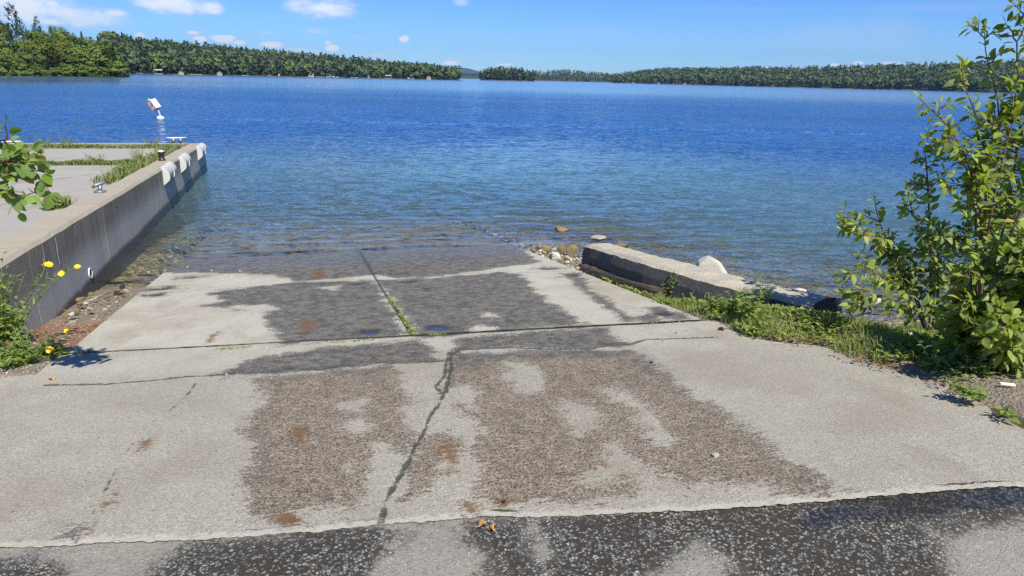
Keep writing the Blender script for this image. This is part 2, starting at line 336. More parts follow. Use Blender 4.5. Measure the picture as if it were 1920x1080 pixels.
def water_mat():
    t = NT('lake_water'); p = t.pos(); xyz = t.n('ShaderNodeSeparateXYZ', {0: p}); dep = t.at('depth')
    pr = t.map(p, (1, 1, 0), (0, 0, radians(-6)))
    dist = t.V('LENGTH', pr)
    patch = t.noise(t.map(p, (.010, .05, 0)), 1., 3, .55)
    def slope(scale, st, ax, ay, seed):
        n = t.noise(t.map(p, (scale*st, scale, 0), (0, 0, radians(seed)), (seed, seed*2, 0)), 1., 2.5, .55, True, .4)
        v = t.V('SUBTRACT', n, (.5, .5, .5)); return t.V('MULTIPLY', v, (ax, ay, 0))
    near = t.M('MULTIPLY', t.ss(dep, 0., .2, .7, 1.), t.ss(dist, 12., 26., 1.7, 1.))
    calm = t.M('MULTIPLY', t.ss(t.M('ADD', dist, t.M('MULTIPLY', t.M('SUBTRACT', patch, .5), 90.)), 70., 190., 1.5, .20), t.lin(patch, .3, .7, .6, 1.3))
    amp = t.M('MULTIPLY', near, calm)
    w = t.V('ADD', slope(.8, .30, .05, .10, -8), slope(3.6, .38, .26, .46, 7))
    w = t.V('ADD', w, slope(10.5, .42, .50, .80, -5)); w = t.V('ADD', w, slope(.13, .35, .03, .07, 3))
    w = t.V('ADD', w, t.V('SCALE', slope(27., .5, .48, .70, 11), t.ss(dist, 8., 40., 1., .5)))
    w = t.V('SCALE', t.V('ADD', w, t.V('SCALE', (0, -.075, 0), t.M('MULTIPLY', t.ss(dep, .8, 4.2, .0, 1.), t.ss(dist, 90., 220., 1., .15)))), amp); w = t.V('MINIMUM', w, (9, .03, 9))
    nrm = t.V('NORMALIZE', t.V('ADD', w, t.n('ShaderNodeNewGeometry').outputs['Normal']))
    fr = t.n('ShaderNodeFresnel', {'IOR': 1.333, 'Normal': nrm}).outputs[0]
    gl = t.n('ShaderNodeBsdfGlossy', {'Color': (1, 1, 1, 1), 'Roughness': t.ss(dist, 30., 300., .05, .16), 'Normal': nrm}).outputs[0]
    tr = t.n('ShaderNodeBsdfTransparent', {'Color': t.mix(t.ss(dep, 0., 1.1), (.97, .98, .94), (.55, .80, .74))}).outputs[0]
    body = t.mix(t.ss(dep, .5, 2.8), t.mix(t.ss(dep, .05, .8), (.17, .20, .175), (.115, .215, .235)), (.012, .072, .235))
    df = t.n('ShaderNodeBsdfDiffuse', {'Color': body}).outputs[0]
    k = t.M('SUBTRACT', 1., t.M('POWER', 2.718, t.M('MULTIPLY', dep, -.72)))
    a = t.n('ShaderNodeMixShader', {0: k, 1: tr, 2: df}).outputs[0]
    return t.out(t.n('ShaderNodeMixShader', {0: fr, 1: a, 2: gl}).outputs[0])
def leaf_mat(name, dark, light, yellow=(.30, .26, .03), trans=.42, gloss=.45, rnd=0., under=(.20, .26, .12)):
    t = NT(name); a = t.at('tint'); o = t.obj()
    f = t.M('ADD', t.M('MULTIPLY', a, 1-rnd), t.M('MULTIPLY', t.rnd(), rnd)) if rnd else a
    c = t.ramp(f, [(0., dark), (.62, light), (.93, [l*1.25 for l in light]), (1., yellow)])
    c = t.mix(t.M('MULTIPLY', t.noise(o, 30., 3), .35), c, dark)
    back = t.n('ShaderNodeNewGeometry').outputs['Backfacing']
    c2 = t.mix(t.M('MULTIPLY', back, .45), c, under)
    b = t.bsdf(c2, gloss, None, .28)
    tl = t.n('ShaderNodeBsdfTranslucent', {'Color': t.mix(.5, c, (.50, .60, .04))}).outputs[0]
    return t.out(t.n('ShaderNodeMixShader', {0: trans, 1: b, 2: tl}).outputs[0])
def crown_mat(name, dark, light, rnd=.5):
    t = NT(name); a = t.at('tint'); f = t.M('ADD', t.M('MULTIPLY', a, 1-rnd), t.M('MULTIPLY', t.rnd(), rnd))
    c = t.mix(f, dark, light); b = t.bsdf(c, .75, None, .15)
    tl = t.n('ShaderNodeBsdfTranslucent', {'Color': c}).outputs[0]
    return t.out(t.n('ShaderNodeMixShader', {0: .22, 1: b, 2: tl}).outputs[0])
def rock_mat(name, a, b, sp=.3):
    t = NT(name); o = t.obj(); n = t.noise(o, 7., 6, .7); f = t.noise(o, 60., 4, .7)
    c = t.mix(t.M('ADD', t.M('MULTIPLY', n, .7), t.M('MULTIPLY', t.rnd(), .3)), a, b); c = t.mix(t.ss(f, .5, .7, 0, .5), c, [x*.5 for x in a])
    return t.out(t.bsdf(c, .85, t.bump(t.M('ADD', n, f), .7, .02), sp))
MAT = {}
MAT['ramp'] = concrete_ramp_mat(); MAT['asphalt'] = asphalt_mat(); MAT['pier'] = pier_mat(); MAT['deck'] = deck_mat()
MAT['wall'] = oldwall_mat(); MAT['soil'] = soil_mat(); MAT['bed'] = bed_mat(); MAT['water'] = water_mat()
MAT['rock'] = rock_mat('pale_rock', (.30, .27, .21), (.58, .54, .45)); MAT['whiterock'] = rock_mat('white_rock', (.50, .46, .39), (.74, .70, .62))
MAT['wetrock'] = rock_mat('ochre_rock', (.13, .095, .04), (.34, .27, .13))
MAT['darkrock'] = rock_mat('dark_rock', (.03, .03, .026), (.09, .085, .07))
MAT['white'] = simple('white_plastic', (.62, .62, .59), .4, .10, 12.); MAT['wood'] = simple('driftwood', (.36, .28, .18), .8, .35, 30.)
MAT['fender'] = simple('weathered_fender', (.50, .50, .46), .5, .25, 9.)
MAT['footing'] = simple('stained_footing', (.075, .055, .038), .9, .45, 9., 0, .8, .02)
MAT['black'] = simple('black_rubber', (.018, .018, .02), .5, .2, 20.); MAT['steel'] = simple('grey_steel', (.24, .25, .27), .42, .3, 30., .6)
MAT['redpaint'] = simple('red_rust', (.22, .04, .025), .6, .3, 30.); MAT['orange'] = simple('orange_paint', (.72, .17, .05), .5, .15, 10.)
MAT['stain'] = simple('lime_stain', (.62, .62, .60), .9, .2, 30.); MAT['dark'] = simple('pipe_shade', (.008, .008, .008), .9, .2, 10.)
MAT['lamp'] = simple('lantern_green', (.42, .50, .10), .4, .2, 10.); MAT['bark'] = simple('bark', (.11, .085, .065), .9, .35, 14.)
MAT['twig'] = simple('reddish_twig', (.12, .06, .045), .7, .3, 40.); MAT['stemgreen'] = simple('green_stem', (.13, .20, .05), .6, .25, 40.)
MAT['petal'] = simple('yellow_petal', (.80, .52, .01), .5, .15, 60.); MAT['dryleaf'] = simple('dry_leaf', (.40, .20, .06), .7, .3, 60.)
MAT['litter'] = simple('brown_litter', (.20, .12, .06), .85, .5, 30.)
MAT['bushleaf'] = leaf_mat('bush_leaf', (.045, .09, .012), (.34, .43, .035), (.60, .46, .03))
MAT['bigleaf'] = leaf_mat('serrated_leaf', (.05, .12, .014), (.21, .34, .032), (.62, .33, .04), .40, .5)
MAT['weed'] = leaf_mat('weed_leaf', (.08, .14, .02), (.30, .40, .05), (.36, .30, .06), .42, .55)
MAT['grass'] = leaf_mat('grass_blade', (.13, .17, .022), (.36, .42, .07), (.42, .33, .12), .45, .6)
MAT['drygrass'] = leaf_mat('pier_grass', (.05, .08, .015), (.17, .21, .05), (.40, .29, .10), .3, .6)
MAT['broadleaf'] = crown_mat('broadleaf_crown', (.060, .105, .022), (.20, .25, .05)); MAT['conifer'] = crown_mat('conifer_crown', (.036, .064, .024), (.095, .130, .048))
MAT['yellowgreen'] = crown_mat('yellow_green_crown', (.075, .105, .016), (.19, .20, .03)); MAT['forest'] = crown_mat('forest_crown', (.050, .082, .032), (.112, .150, .058), 0.)
MAT['backhill'] = simple('distant_woods', (.022, .040, .018), .95, .4, .05); MAT['hill'] = simple('forest_floor', (.045, .06, .022), .95, .4, .05); MAT['shore'] = simple('shore_rock', (.12, .10, .07), .9, .4, .3)
MAT['cwall'] = simple('cottage_white', (.38, .37, .34), .7, .08, 1.); MAT['cbrown'] = simple('cottage_brown', (.20, .11, .07), .7, .2, 1.); MAT['ccream'] = simple('cottage_cream', (.40, .36, .24), .7, .1, 1.)
MAT['croof'] = simple('cottage_roof', (.17, .15, .14), .8, .2, 1.); MAT['croofr'] = simple('cottage_roof_red', (.25, .11, .075), .8, .2, 1.); MAT['cglass'] = simple('cottage_glass', (.03, .035, .04), .15, .1, 1.)
MAT['moss'] = simple('moss', (.085, .075, .014), .95, .5, 30., 0, .8, .02); MAT['paper'] = simple('white_paper', (.78, .78, .80), .7, .05, 9.)
# ================================================================== GROUND
RZ = -AZ
def P(*px): return [rcs(*q) for q in px]
WET = [P((301,511),(437,513),(512,515),(545,525),(560,528),(620,523),(700,516),(740,521),(830,518),(940,501),(1014,493),(985,470),(960,455),(800,440),(500,440),(345,450),(325,480)),
 P((395,547),(480,537),(560,529),(700,526),(715,540),(740,590),(765,630),(700,634),(620,641),(528,649),(520,640),(508,615),(495,592),(505,584),(440,581),(372,573),(425,563),(385,551)),
 P((705,525),(830,520),(935,510),(978,515),(1003,540),(1042,570),(1075,590),(1097,607),(1000,615),(870,629),(800,633),(780,630),(745,575)),
 P((1050,513),(1087,512),(1098,527),(1112,547),(1145,565),(1165,580),(1192,601),(1172,603),(1140,581),(1112,562),(1082,537)),
 P((1192,595),(1212,587),(1236,592),(1232,602),(1200,603)), P((1212,576),(1240,573),(1268,590),(1250,596),(1225,590)), P((1264,589),(1285,585),(1295,598),(1266,600)),
 P((400,702),(430,690),(480,668),(640,649),(780,637),(805,641),(818,660),(840,676),(760,681),(700,685),(600,695),(500,701),(420,708)),
 P((850,632),(1000,622),(1140,612),(1150,625),(1165,640),(1183,646),(1100,656),(960,653),(858,656)),
 P((480,709),(600,696),(735,684),(740,692),(757,728),(783,749),(763,766),(776,790),(780,825),(760,853),(737,850),(722,836),(703,834),(706,872),(692,905),(677,936),(660,956),(640,949),(550,958),(470,966),(455,910),(470,860),(465,810),(485,750)), P((808,815),(840,806),(868,825),(872,846),(845,842),(815,846)),
 P((802,818),(832,822),(830,880),(800,922),(742,947),(760,900),(780,850)),
 P((844,662),(960,657),(1180,656),(1217,672),(1262,702),(1302,742),(1382,782),(1402,802),(1442,832),(1482,862),(1532,892),(1578,922),(1562,936),(1500,926),(1450,916),(1420,906),(1330,900),(1290,918),(1240,880),(1200,868),(1150,830),(1140,838),(1165,880),(1192,918),(1180,932),(1090,947),(1000,940),(940,945),(905,918),(888,890),(884,842),(905,815),(880,782),(852,758),(838,732)),
 P((130,985),(165,975),(160,1000),(120,1005)), P((525,965),(570,963),(575,988),(520,990))]
DRY = [P((905,586),(926,584),(926,592),(908,593)), P((882,622),(905,608),(930,614),(925,624)), P((945,678),(985,680),(1018,712),(1012,735),(975,735),(950,705)),
 P((1056,752),(1090,758),(1118,785),(1112,800),(1092,815),(1068,785)), P((1132,733),(1180,736),(1188,748),(1150,750)), P((1188,752),(1215,760),(1250,800),(1268,838),(1235,835),(1205,790)),
 P((803,636),(832,640),(846,668),(828,672)), P((1090,905),(1150,850),(1180,905),(1165,915)), P((600,538),(640,534),(630,545)), P((640,862),(662,866),(655,892),(645,880)), P((641,754),(678,750),(683,770),(652,777)), P((655,786),(690,781),(688,806),(664,812)), P((862,720),(880,722),(886,768),(872,764)), P((430,575),(500,572),(520,580),(460,590))]
WETSOFT = []
BRN = [P((455,712),(600,698),(735,686),(845,684),(960,668),(1175,665),(1400,780),(1600,930),(1500,960),(430,990))]
RUST = [P((822,836),(846,832),(868,856),(862,886),(838,893),(828,866)), P((870,940),(912,945),(905,972),(872,966)), P((925,935),(962,938),(955,958),(930,956)), P((526,966),(572,966),(566,990),(530,988)), P((165,1000),(180,960),(215,922),(222,928),(195,962),(178,1000)), P((255,850),(262,830),(290,815),(286,830)), P((380,648),(392,628),(410,622),(402,640)), P((562,600),(586,598),(585,622),(565,622)), P((1125,860),(1132,858),(1140,880),(1130,878)), P((545,802),(578,800),(575,830),(552,835)), P((585,510),(605,500),(612,520),(590,525))]
PITS = [((693,620),.085,.05), ((820,613),.10,.055), ((668,531),.09,.04), ((1243,587),.075,.04), ((764,528),.10,.035), ((1030,503),.10,.04), ((800,542),.03,.02), ((300,541),.10,.04), ((290,552),.10,.035), ((365,519),.09,.03), ((748,513),.10,.03), ((1075,516),.09,.035)]
CRACKS = [(P((842,660),(836,680),(834,705),(816,725),(832,739),(825,755),(806,780),(795,810),(775,845),(765,870),(750,895),(735,920),(722,940),(712,990)), .002),
 (P((780,832),(768,862),(752,888),(736,915)), .005), (P((845,660),(846,690),(836,735),(822,738)), .004), (P((85,722),(200,720),(300,712),(350,706),(400,704),(450,698),(500,698),(545,690),(600,693),(640,685),(680,686),(715,679),(760,681),(800,677),(838,677)), .005),
 (P((838,677),(848,664),(862,656),(900,654),(960,652),(1030,655),(1100,655),(1150,647),(1185,645),(1210,636),(1300,633),(1345,631)), .008),
 (P((372,712),(352,738),(312,775),(270,800)), -.007), (P((250,830),(225,865),(190,935),(140,1020)), -.008), (P((1240,640),(1270,622),(1310,617)), -.005), (P((1400,640),(1480,655),(1570,662)), -.008)]
GRIDC = lambda a, b, n: np.linspace(a, b, n)
def s_near(c): return 5.06 - .13*c             # lower slabs' upper joint
def s_asph(c): return 2.255 - .205*c + .02*np.sin(c*3.1) + .022*(vn(c*5+9, c*0+3)-.5) + .010*(vn(c*23+5, c*0+8)-.5) + .010*(vn(c*67+5, c*0+4)-.5)
SEAM = P((265,549),(400,543),(500,536),(700,525),(830,519),(935,512),(1085,508))
CENT = P((777,634),(755,600),(735,570),(715,540),(700,515),(680,480),(674,470))
def ramp_attrs(X, Y, z, lower):
    wet = np.full(X.shape, -1.)
    for p in WET: wet = np.maximum(wet, polysd(X, Y, p))
    for p in DRY: wet = np.minimum(wet, -polysd(X, Y, p))
    wet = np.maximum(wet, (Y-9.45)*.5)
    rust = np.full(X.shape, -1.)
    for p in RUST: rust = np.maximum(rust, polysd(X, Y, p))
    brn = np.zeros(X.shape)
    for p in BRN: brn = np.maximum(brn, sm(polysd(X, Y, p), -.12, .22))
    pud = np.full(X.shape, -1.)
    for (u, v), rx, ry in PITS:
        c, s = rcs(u, v); ang = .5*np.sin(np.arctan2((Y-s), (X-c))*3+c*7)
        r = np.hypot((X-c)/rx, (Y-s)/(ry*2.2))*(1+.16*ang)
        pud = np.maximum(pud, (1-r)*ry); z = z - .022*sm(1.25-r, 0, .6)
        wet = np.maximum(wet, (1.5-r)*ry*.8)
    crk = np.full(X.shape, 1.)
    wob = .012*(vn(X*22, Y*22)-.5)
    for p, w in CRACKS:
        d = segd(X, Y, p); ww = w*(.55+.9*vn(X*7+3, Y*7))
        crk = np.minimum(crk, d+wob-ww)
    if lower:
        crk = np.minimum(crk, segd(X, Y, CENT)+wob*.9-.007-.006*sm(-Y, -6.6, -5.4)); crk = np.minimum(crk, segd(X, Y, SEAM)+wob*.6-.001)
    z = z - .016*sm(-crk, -.004, .010)
    jd = np.maximum(np.abs(Y-s_near(X)+.011)-.012, 0); crk = np.minimum(crk, jd+wob*1.2-(.004+.010*sm(X, -.3, .9)))
    return wet, brn, rust, pud, crk, z
SH = [(-4.0, 5.6), (-4.62, 7.58), (-4.3, 8.15), (-3.9, 8.9), (-4.25, 9.7), (-2.47, 9.75), (.03, 10.35), (.55, 9.75), (.95, 9.1), (1.3, 8.65), (2.0, 7.2), (2.9, 6.25), (3.8, 7.0), (4.6, 7.05), (6, 6.7), (9, 6.4), (14, 5.6), (40, 3), (40, -40), (-40, -40), (-40, 5.6)]
def shore(X, Y): return polysd(X, Y, SH)
def tocs(x, y): return x*CD[0]+y*CD[1], x*HD[0]+y*HD[1]
def bed_z(x, y):
    d = shore(x, y); c, s = tocs(x, y)
    b = WZ + np.where(d > 0, .32*d, .125*d - .01*np.maximum(-d-6, 0))
    onramp = sm(c, -1.9, -1.7)*sm(-c, -3.3, -3.1)*sm(-s, -15.2, -14.6)
    b = np.where(onramp > 0, np.minimum(b, zr(s)-.06-.2*(onramp < 1)), b)
    b = np.minimum(b, np.where((c < -1.7) & (c > -2.6) & (s > 6) & (s < 10), zr(s)-.14, 9))
    return np.maximum(b, -7.5) + .05*(fbm(x*1.3, y*1.3)-.5)
VB = P((1302,590),(1330,600),(1400,634),(1545,650),(1580,668),(1640,688),(1700,706),(1760,722),(1835,765),(1850,786),(1920,810),(2010,850))
def verge_sd(X, Y):
    p = [(3.12, 9.5)] + [(3.13, 6.5), (3.13, 5.2)] + VB + [(3.6, 1.2), (4.5, .2), (9, -3), (30, -3), (30, 12), (3.1, 12)]
    return polysd(X, Y, p)
# --- lower boat ramp
cs_ = np.linspace(-1.70, 3.13, 380)
tt = np.concatenate([np.linspace(0, .40, 300, endpoint=False), np.linspace(.40, 1, 130)])
X, T = np.meshgrid(cs_, tt); Y = s_near(X) + T*(15.5-s_near(X))
z = zr(Y) + .006*(fbm(X*2, Y*2)-.5)
wet, brn, rust, pud, crk, z = ramp_attrs(X, Y, z, True)
edge = sm(Y, 8.6, 9.1)
ramp_o = obj('boat_ramp', mesh('boat_ramp', np.stack([X, Y, z], -1).reshape(-1, 3), grid(cs_, tt), MAT['ramp'], True,
    dict(wet=wet.ravel(), brn=brn.ravel()*0, crk=crk.ravel(), rust=rust.ravel(), pud=pud.ravel(), age=0*X.ravel(), edge=edge.ravel())), None, (0, 0, 0), RZ)
tag(ramp_o, 'grey concrete boat ramp slabs with dark wet patches running down into the lake', 'boat ramp', kind='structure')
mb = MB()                                            # thickness of the slabs
for c0, c1 in ((-1.70, -1.695), (3.125, 3.13)):
    for a, b in zip(np.linspace(s_near(c0)+.02, 15.4, 12)[:-1], np.linspace(s_near(c0)+.02, 15.4, 12)[1:]):
        mb.hexa([(c0, a, zr(a)-.3), (c1, a, zr(a)-.3), (c1, b, zr(b)-.3), (c0, b, zr(b)-.3), (c0, a, zr(a)-.006), (c1, a, zr(a)-.006), (c1, b, zr(b)-.006), (c0, b, zr(b)-.006)])
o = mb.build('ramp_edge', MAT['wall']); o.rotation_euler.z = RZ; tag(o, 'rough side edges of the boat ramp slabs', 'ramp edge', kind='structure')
# --- apron
cs_ = np.concatenate([np.linspace(-3.6, -2.0, 60, endpoint=False), np.linspace(-2.0, 3.8, 600, endpoint=False), np.linspace(3.8, 6.5, 60)])
tt = np.linspace(0, 1, 280)
X, T = np.meshgrid(cs_, tt); Y = s_asph(X) + T*(s_near(X)-.022-s_asph(X))
z = zr(Y) + .012*(fbm(X*1.5, Y*1.5)-.5)
wet, brn, rust, pud, crk, z = ramp_attrs(X, Y, z, False)
stripc, strips = X, Y
low = sm(-segd(X, Y, CRACKS[3][0]+CRACKS[4][0]), -.5, 0)
z -= .5*sm(verge_sd(X, Y), .12, .2)
age = sm(T*1.0, .93, .55)
age = 1 - sm(T, .62, .85)*.6
edge = np.zeros(X.shape)
apron_o = obj('concrete_apron', mesh('concrete_apron', np.stack([X, Y, z], -1).reshape(-1, 3), grid(cs_, tt), MAT['ramp'], True,
    dict(wet=wet.ravel(), brn=brn.ravel(), crk=crk.ravel(), rust=rust.ravel(), pud=pud.ravel(), age=age.ravel(), edge=edge.ravel(), rim=(sm(-T, -.035, 0)).ravel())), None, (0, 0, 0), RZ)
tag(apron_o, 'cracked old concrete apron with brown wet stains above the boat ramp', 'pavement', kind='structure')
# --- asphalt
def A(*px): return [cs(onz(u, v, 0)) for u, v in px]
AW = [A((330,1020),(560,1000),(700,990),(745,1000),(715,1030),(690,1060),(640,1110),(300,1110)), A((870,985),(960,985),(985,1020),(1030,1110),(920,1110),(940,1060),(920,1030),(870,1010)),
 A((1030,970),(1400,945),(1700,925),(1900,905),(2050,890),(2050,975),(1900,985),(1720,1000),(1750,1040),(1780,1110),(1400,1110),(1385,1045),(1300,1020),(1240,1045),(1200,1110),(1040,1110)), A((0,1040),(60,1036),(110,1050),(40,1110),(-60,1110)), A((380,1030),(460,1010),(520,1110),(250,1110),(280,1070))]
AP = [A((1480,985),(1560,950),(1700,935),(1920,918),(2000,915),(2000,950),(1900,965),(1720,985),(1600,995),(1500,1010))]
cs_ = np.concatenate([np.linspace(-30, -2.2, 25, endpoint=False), np.linspace(-2.2, 3.9, 420, endpoint=False), np.linspace(3.9, 30, 25)])
tt = np.concatenate([np.linspace(0, 1.1, 90, endpoint=False), np.linspace(1.1, 40, 40)])
X, T = np.meshgrid(cs_, tt); sa = s_asph(np.clip(X, -2.6, 4.2)); Y = sa + .05 - T
z = zr(sa) - .007 - .0*T + (0-zr(sa)+.014)*sm(T, 0, .9)*.6 + .006*(fbm(X*6, Y*6)-.5)
wet = np.full(X.shape, -1.)
for p in AW: wet = np.maximum(wet, polysd(X, Y, p))
wet = np.maximum(wet, np.where((X > .2), .0-T*.9+.05*(vn(X*3, Y*0+2)-.5), -1))
pud = np.full(X.shape, -1.)
for p in AP: pud = np.maximum(pud, polysd(X, Y, p))
moss = sm(.07-T-.05*vn(X*9, Y*9), 0, .05)*sm(vn(X*2.2+4, X*0), .35, .6)
road_o = obj('road', mesh('road', np.stack([X, Y, z], -1).reshape(-1, 3), grid(cs_, tt)[:, ::-1], MAT['asphalt'], True, dict(wet=wet.ravel(), pud=pud.ravel(), moss=moss.ravel())), None, (0, 0, 0), RZ)
tag(road_o, 'worn asphalt road with loose aggregate and dark wet patches', 'road', kind='structure')
# --- soil verge on the right, and bank on the left
def verge_z(x, y):
    c, s = tocs(np.asarray(x, float), np.asarray(y, float)); sd = verge_sd(c, s); dl = shore(x, y)
    a = np.minimum(zr(s), .10) + .035*sm(sd, 0, .25) - .05*sm(-sd, -.02, .04) + .05*(fbm(c*3, s*3)-.5)*sm(sd, .0, .3)
    b = -.93+.50*dl
    h = np.clip(.5+.5*(b-a)/.12, 0, 1); return b*(1-h)+a*h-.12*h*(1-h)+.13*sm(sd, .05, .38)*sm(s, 3.1, 3.7)*sm(-s, -5.6, -4.6)*sm(-c, -4.4, -3.7)
xs = np.linspace(.6, 7, 200); xs = np.concatenate([xs, np.linspace(7.2, 32, 40)]); ys = np.concatenate([np.linspace(-6, 2, 30, endpoint=False), np.linspace(2, 10.5, 230)])
X, Y = np.meshgrid(xs, ys); z = verge_z(X, Y); c, s = tocs(X, Y); sd = verge_sd(c, s)
z = np.where(sd < -.12, z-.25, z)
verge_o = obj('soil_verge', mesh('soil_verge', np.stack([X, Y, z], -1).reshape(-1, 3), grid(xs, ys), MAT['soil'], True, dict(red=0*X.ravel(), green=(sm(s, 3.1, 3.9)).ravel())))
tag(verge_o, 'bare brown soil verge between the concrete apron and the lake', 'ground', kind='structure')
BANKS = rcs(45, 704)[1]
def bank_z(x, y):
    c, s = tocs(np.asarray(x, float), np.asarray(y, float))
    z = zr(np.minimum(s, 99)) - .16*sm(s, 5.2, 7.0) + .012 + .03*(fbm(c*5, s*5)-.5)
    z = np.minimum(z, .1) + .05*sm(-c, 1.85, 2.3)*sm(-s, -6.6, -5.5)
    z = z - .16*sm(BANKS-s, -.02, .10)
    return np.where(c > -1.72, z-.10*sm(c, -1.72, -1.62), z)
cx = np.linspace(-2.6, -1.55, 70); sy = np.concatenate([np.linspace(-4, 3.6, 16, endpoint=False), np.linspace(3.6, 9.6, 300)])
Cc, Ss = np.meshgrid(cx, sy); xx = Cc*CD[0]+Ss*HD[0]; yy = Cc*CD[1]+Ss*HD[1]; z = bank_z(xx, yy); z = np.where(Ss < s_near(Cc)+.0, np.minimum(z, zr(Ss)+.012-.06*sm(Cc, -1.75, -1.66)), z)
red = sm(Ss, 5.2, 5.6)*sm(-Ss, -7.4, -6.7)
bank_o = obj('gravel_bank', mesh('gravel_bank', np.stack([Cc, Ss, z], -1).reshape(-1, 3), grid(cx, sy), MAT['soil'], True, dict(red=red.ravel(), green=0*red.ravel())), None, (0, 0, 0), RZ)
tag(bank_o, 'gravel and rusty needle litter between the pier wall and the boat ramp', 'ground', kind='structure')
# --- ground sheet, lake bed and lake
xs = np.concatenate([np.linspace(-120, -26, 30, endpoint=False), np.linspace(-26, 26, 210), np.linspace(27, 120, 30)])
ys = np.concatenate([np.linspace(3, 26, 130, endpoint=False), np.linspace(26, 160, 40)])
X, Y = np.meshgrid(xs, ys); z = bed_z(X, Y); c, s = tocs(X, Y)
z = np.where((shore(X, Y) > .25), z-.6, z)
bed_o = obj('lakebed', mesh('lakebed', np.stack([X, Y, z], -1).reshape(-1, 3), grid(xs, ys), MAT['bed'], True)); tag(bed_o, 'brown pebble lake bed seen through the shallows', 'lake bed', kind='structure')
g = MB(); g.add([(-9000, -60, -9), (9000, -60, -9), (9000, 9000, -9), (-9000, 9000, -9)], [(0, 1, 2, 3)])
tag(g.build('ground', MAT['bed']), 'deep lake floor reaching to the far hills', 'ground', kind='structure')
g = MB(); g.add([(-200, -200, -.55), (200, -200, -.55), (200, 1.6, -.55), (-200, 1.6, -.55)], [(0, 1, 2, 3)])
tag(g.build('land', MAT['soil']), 'earth under the landing', 'ground', kind='structure')
xs = np.concatenate([[-9000, -3000, -900, -300, -120], np.linspace(-60, -16, 40), np.linspace(-15.8, 16, 260), np.linspace(16.5, 60, 40), [120, 300, 900, 3000, 9000]])
ys = np.concatenate([np.linspace(4.2, 16, 280, endpoint=False), np.linspace(16, 30, 110), np.linspace(31, 80, 50), [110, 160, 300, 600, 1200, 2500, 5000, 9000]])
X, Y = np.meshgrid(xs, ys); c, s = tocs(X, Y); b = np.where(np.hypot(X, Y) < 100, bed_z(X, Y), -7)
inr = (c > -1.7) & (c < 3.13) & (s < 15.5); b = np.where(inr, np.maximum(b, zr(s)), b); b = np.where((c < -1.7) & (c > -2.4) & (s < 9.5), np.maximum(b, bank_z(X, Y)), b)
ph = s+.5*fbm(X*.9, Y*.9)+.12*c; zw = WZ -.026*(Y < 40) + (.0065*np.sin(ph*8.5)+.0045*np.sin(ph*17+4*fbm(X*1.4+3, Y*1.4)))*(.3+1.2*vn(X*.7, Y*1.1))*sm(-s, -15, -10)*(Y < 22)
lake_o = obj('lake', mesh('lake', np.stack([X, Y, zw], -1).reshape(-1, 3), grid(xs, ys), MAT['water'], True, dict(depth=np.maximum(WZ-b, 0).ravel())))
tag(lake_o, 'rippled blue lake water turning clear over the ramp', 'lake', kind='structure')
# ================================================================== PIER
def LW(c, s, z): return W(c, s, z)
pier = empty('concrete_pier', W(-2.4, 1, pz(1)), 'long grey concrete pier wall with a weedy deck beside the boat ramp', 'pier')
inv = Vector(-W(-2.4, 1, pz(1)))
def pb(mb, name, mat, smooth=False, parent=None):
    o = mb.build(name, mat, pier if parent is None else parent, smooth, None if parent else inv); return o
PE = 20.05                                              # end of the pier
inner = [pcs(*q) for q in ((55, 413), (130, 383), (208, 343), (255, 323), (319, 292), (350, 273))]
WIN = float(np.mean([c for c, s in inner])); WIN = min(-2.72, max(-3.3, WIN))
mb = MB(); brk = [1.0, 7.0, 9.55, 12.9, 16.4, PE]
ch = .035
for a, b in zip(brk[:-1], brk[1:]):
    a += .006; b -= .006; n = 14; ss_ = np.linspace(a, b, n); ring = []
    for s in ss_:
        j = .012*(vn(s*3, 2.)-.5); k = .03*(vn(s*5, 9.)-.5)
        t_ = pz(s)+.008*(vn(s*4, 5.)-.5)
        ring.append([(-2.4+j, s, -2.6), (-2.4+j, s, t_-ch), (-2.4-ch+j-k*.4, s, t_), (WIN+k, s, t_-.004), (WIN+k, s, -1.6)])
    v = np.array(ring).reshape(-1, 3); m = 5
    f = [(i*m+q, i*m+(q+1) % m, (i+1)*m+(q+1) % m, (i+1)*m+q) for i in range(n-1) for q in range(m)] + [tuple(range(m))[::-1], tuple((n-1)*m+q for q in range(m))]
    v = np.array([W(*p) for p in v]); mb.add(v, f)
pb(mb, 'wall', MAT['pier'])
# far edge kerb and deck
e0 = pcs(372, 266); e1 = pcs(0, 265.5); ed = np.array([e1[0]-e0[0], e1[1]-e0[1]]); ed /= np.linalg.norm(ed)
if ed[1] > .3 or ed[1] < -.6: ed = np.array([-.98, -.2])
k0 = np.array([WIN+.004, PE-.03]); en = np.array([ed[1], -ed[0]]);  en = -en if en[1] > 0 else en
def kp(a, b): q = k0+ed*a+en*b; return q
mb = MB(); L = 14.
q = [kp(0, 0), kp(L, 0), kp(L, .38), kp(0, .38)]
mb.hexa([W(p[0], p[1], -2.2) for p in (q[0], q[3], q[2], q[1])]+[W(p[0], p[1], pz(p[1])+.004) for p in (q[0], q[3], q[2], q[1])])
pb(mb, 'kerb', MAT['pier'])
DZ = -.07
def deckpoly(name, pts):
    mb = MB(); n = len(pts)
    v = [W(c, s, pz(s)+DZ) for c, s in pts]+[W(c, s, pz(s)+DZ-.5) for c, s in pts]
    mb.add(v, [tuple(range(n)), tuple(range(2*n-1, n-1, -1))]+[(i, i+n, (i+1) % n+n, (i+1) % n) for i in range(n)]); return pb(mb, name, MAT['deck'])
WI = WIN-.045
sA = pcs(300, 306, DZ)[1]; 
deckpoly('deck', [(WI, 1.), (WI, sA-.35), tuple(np.array([WI, sA-.35])+ed*14), (-16, 1.)][::-1])
far_c = kp(.05, .42); 
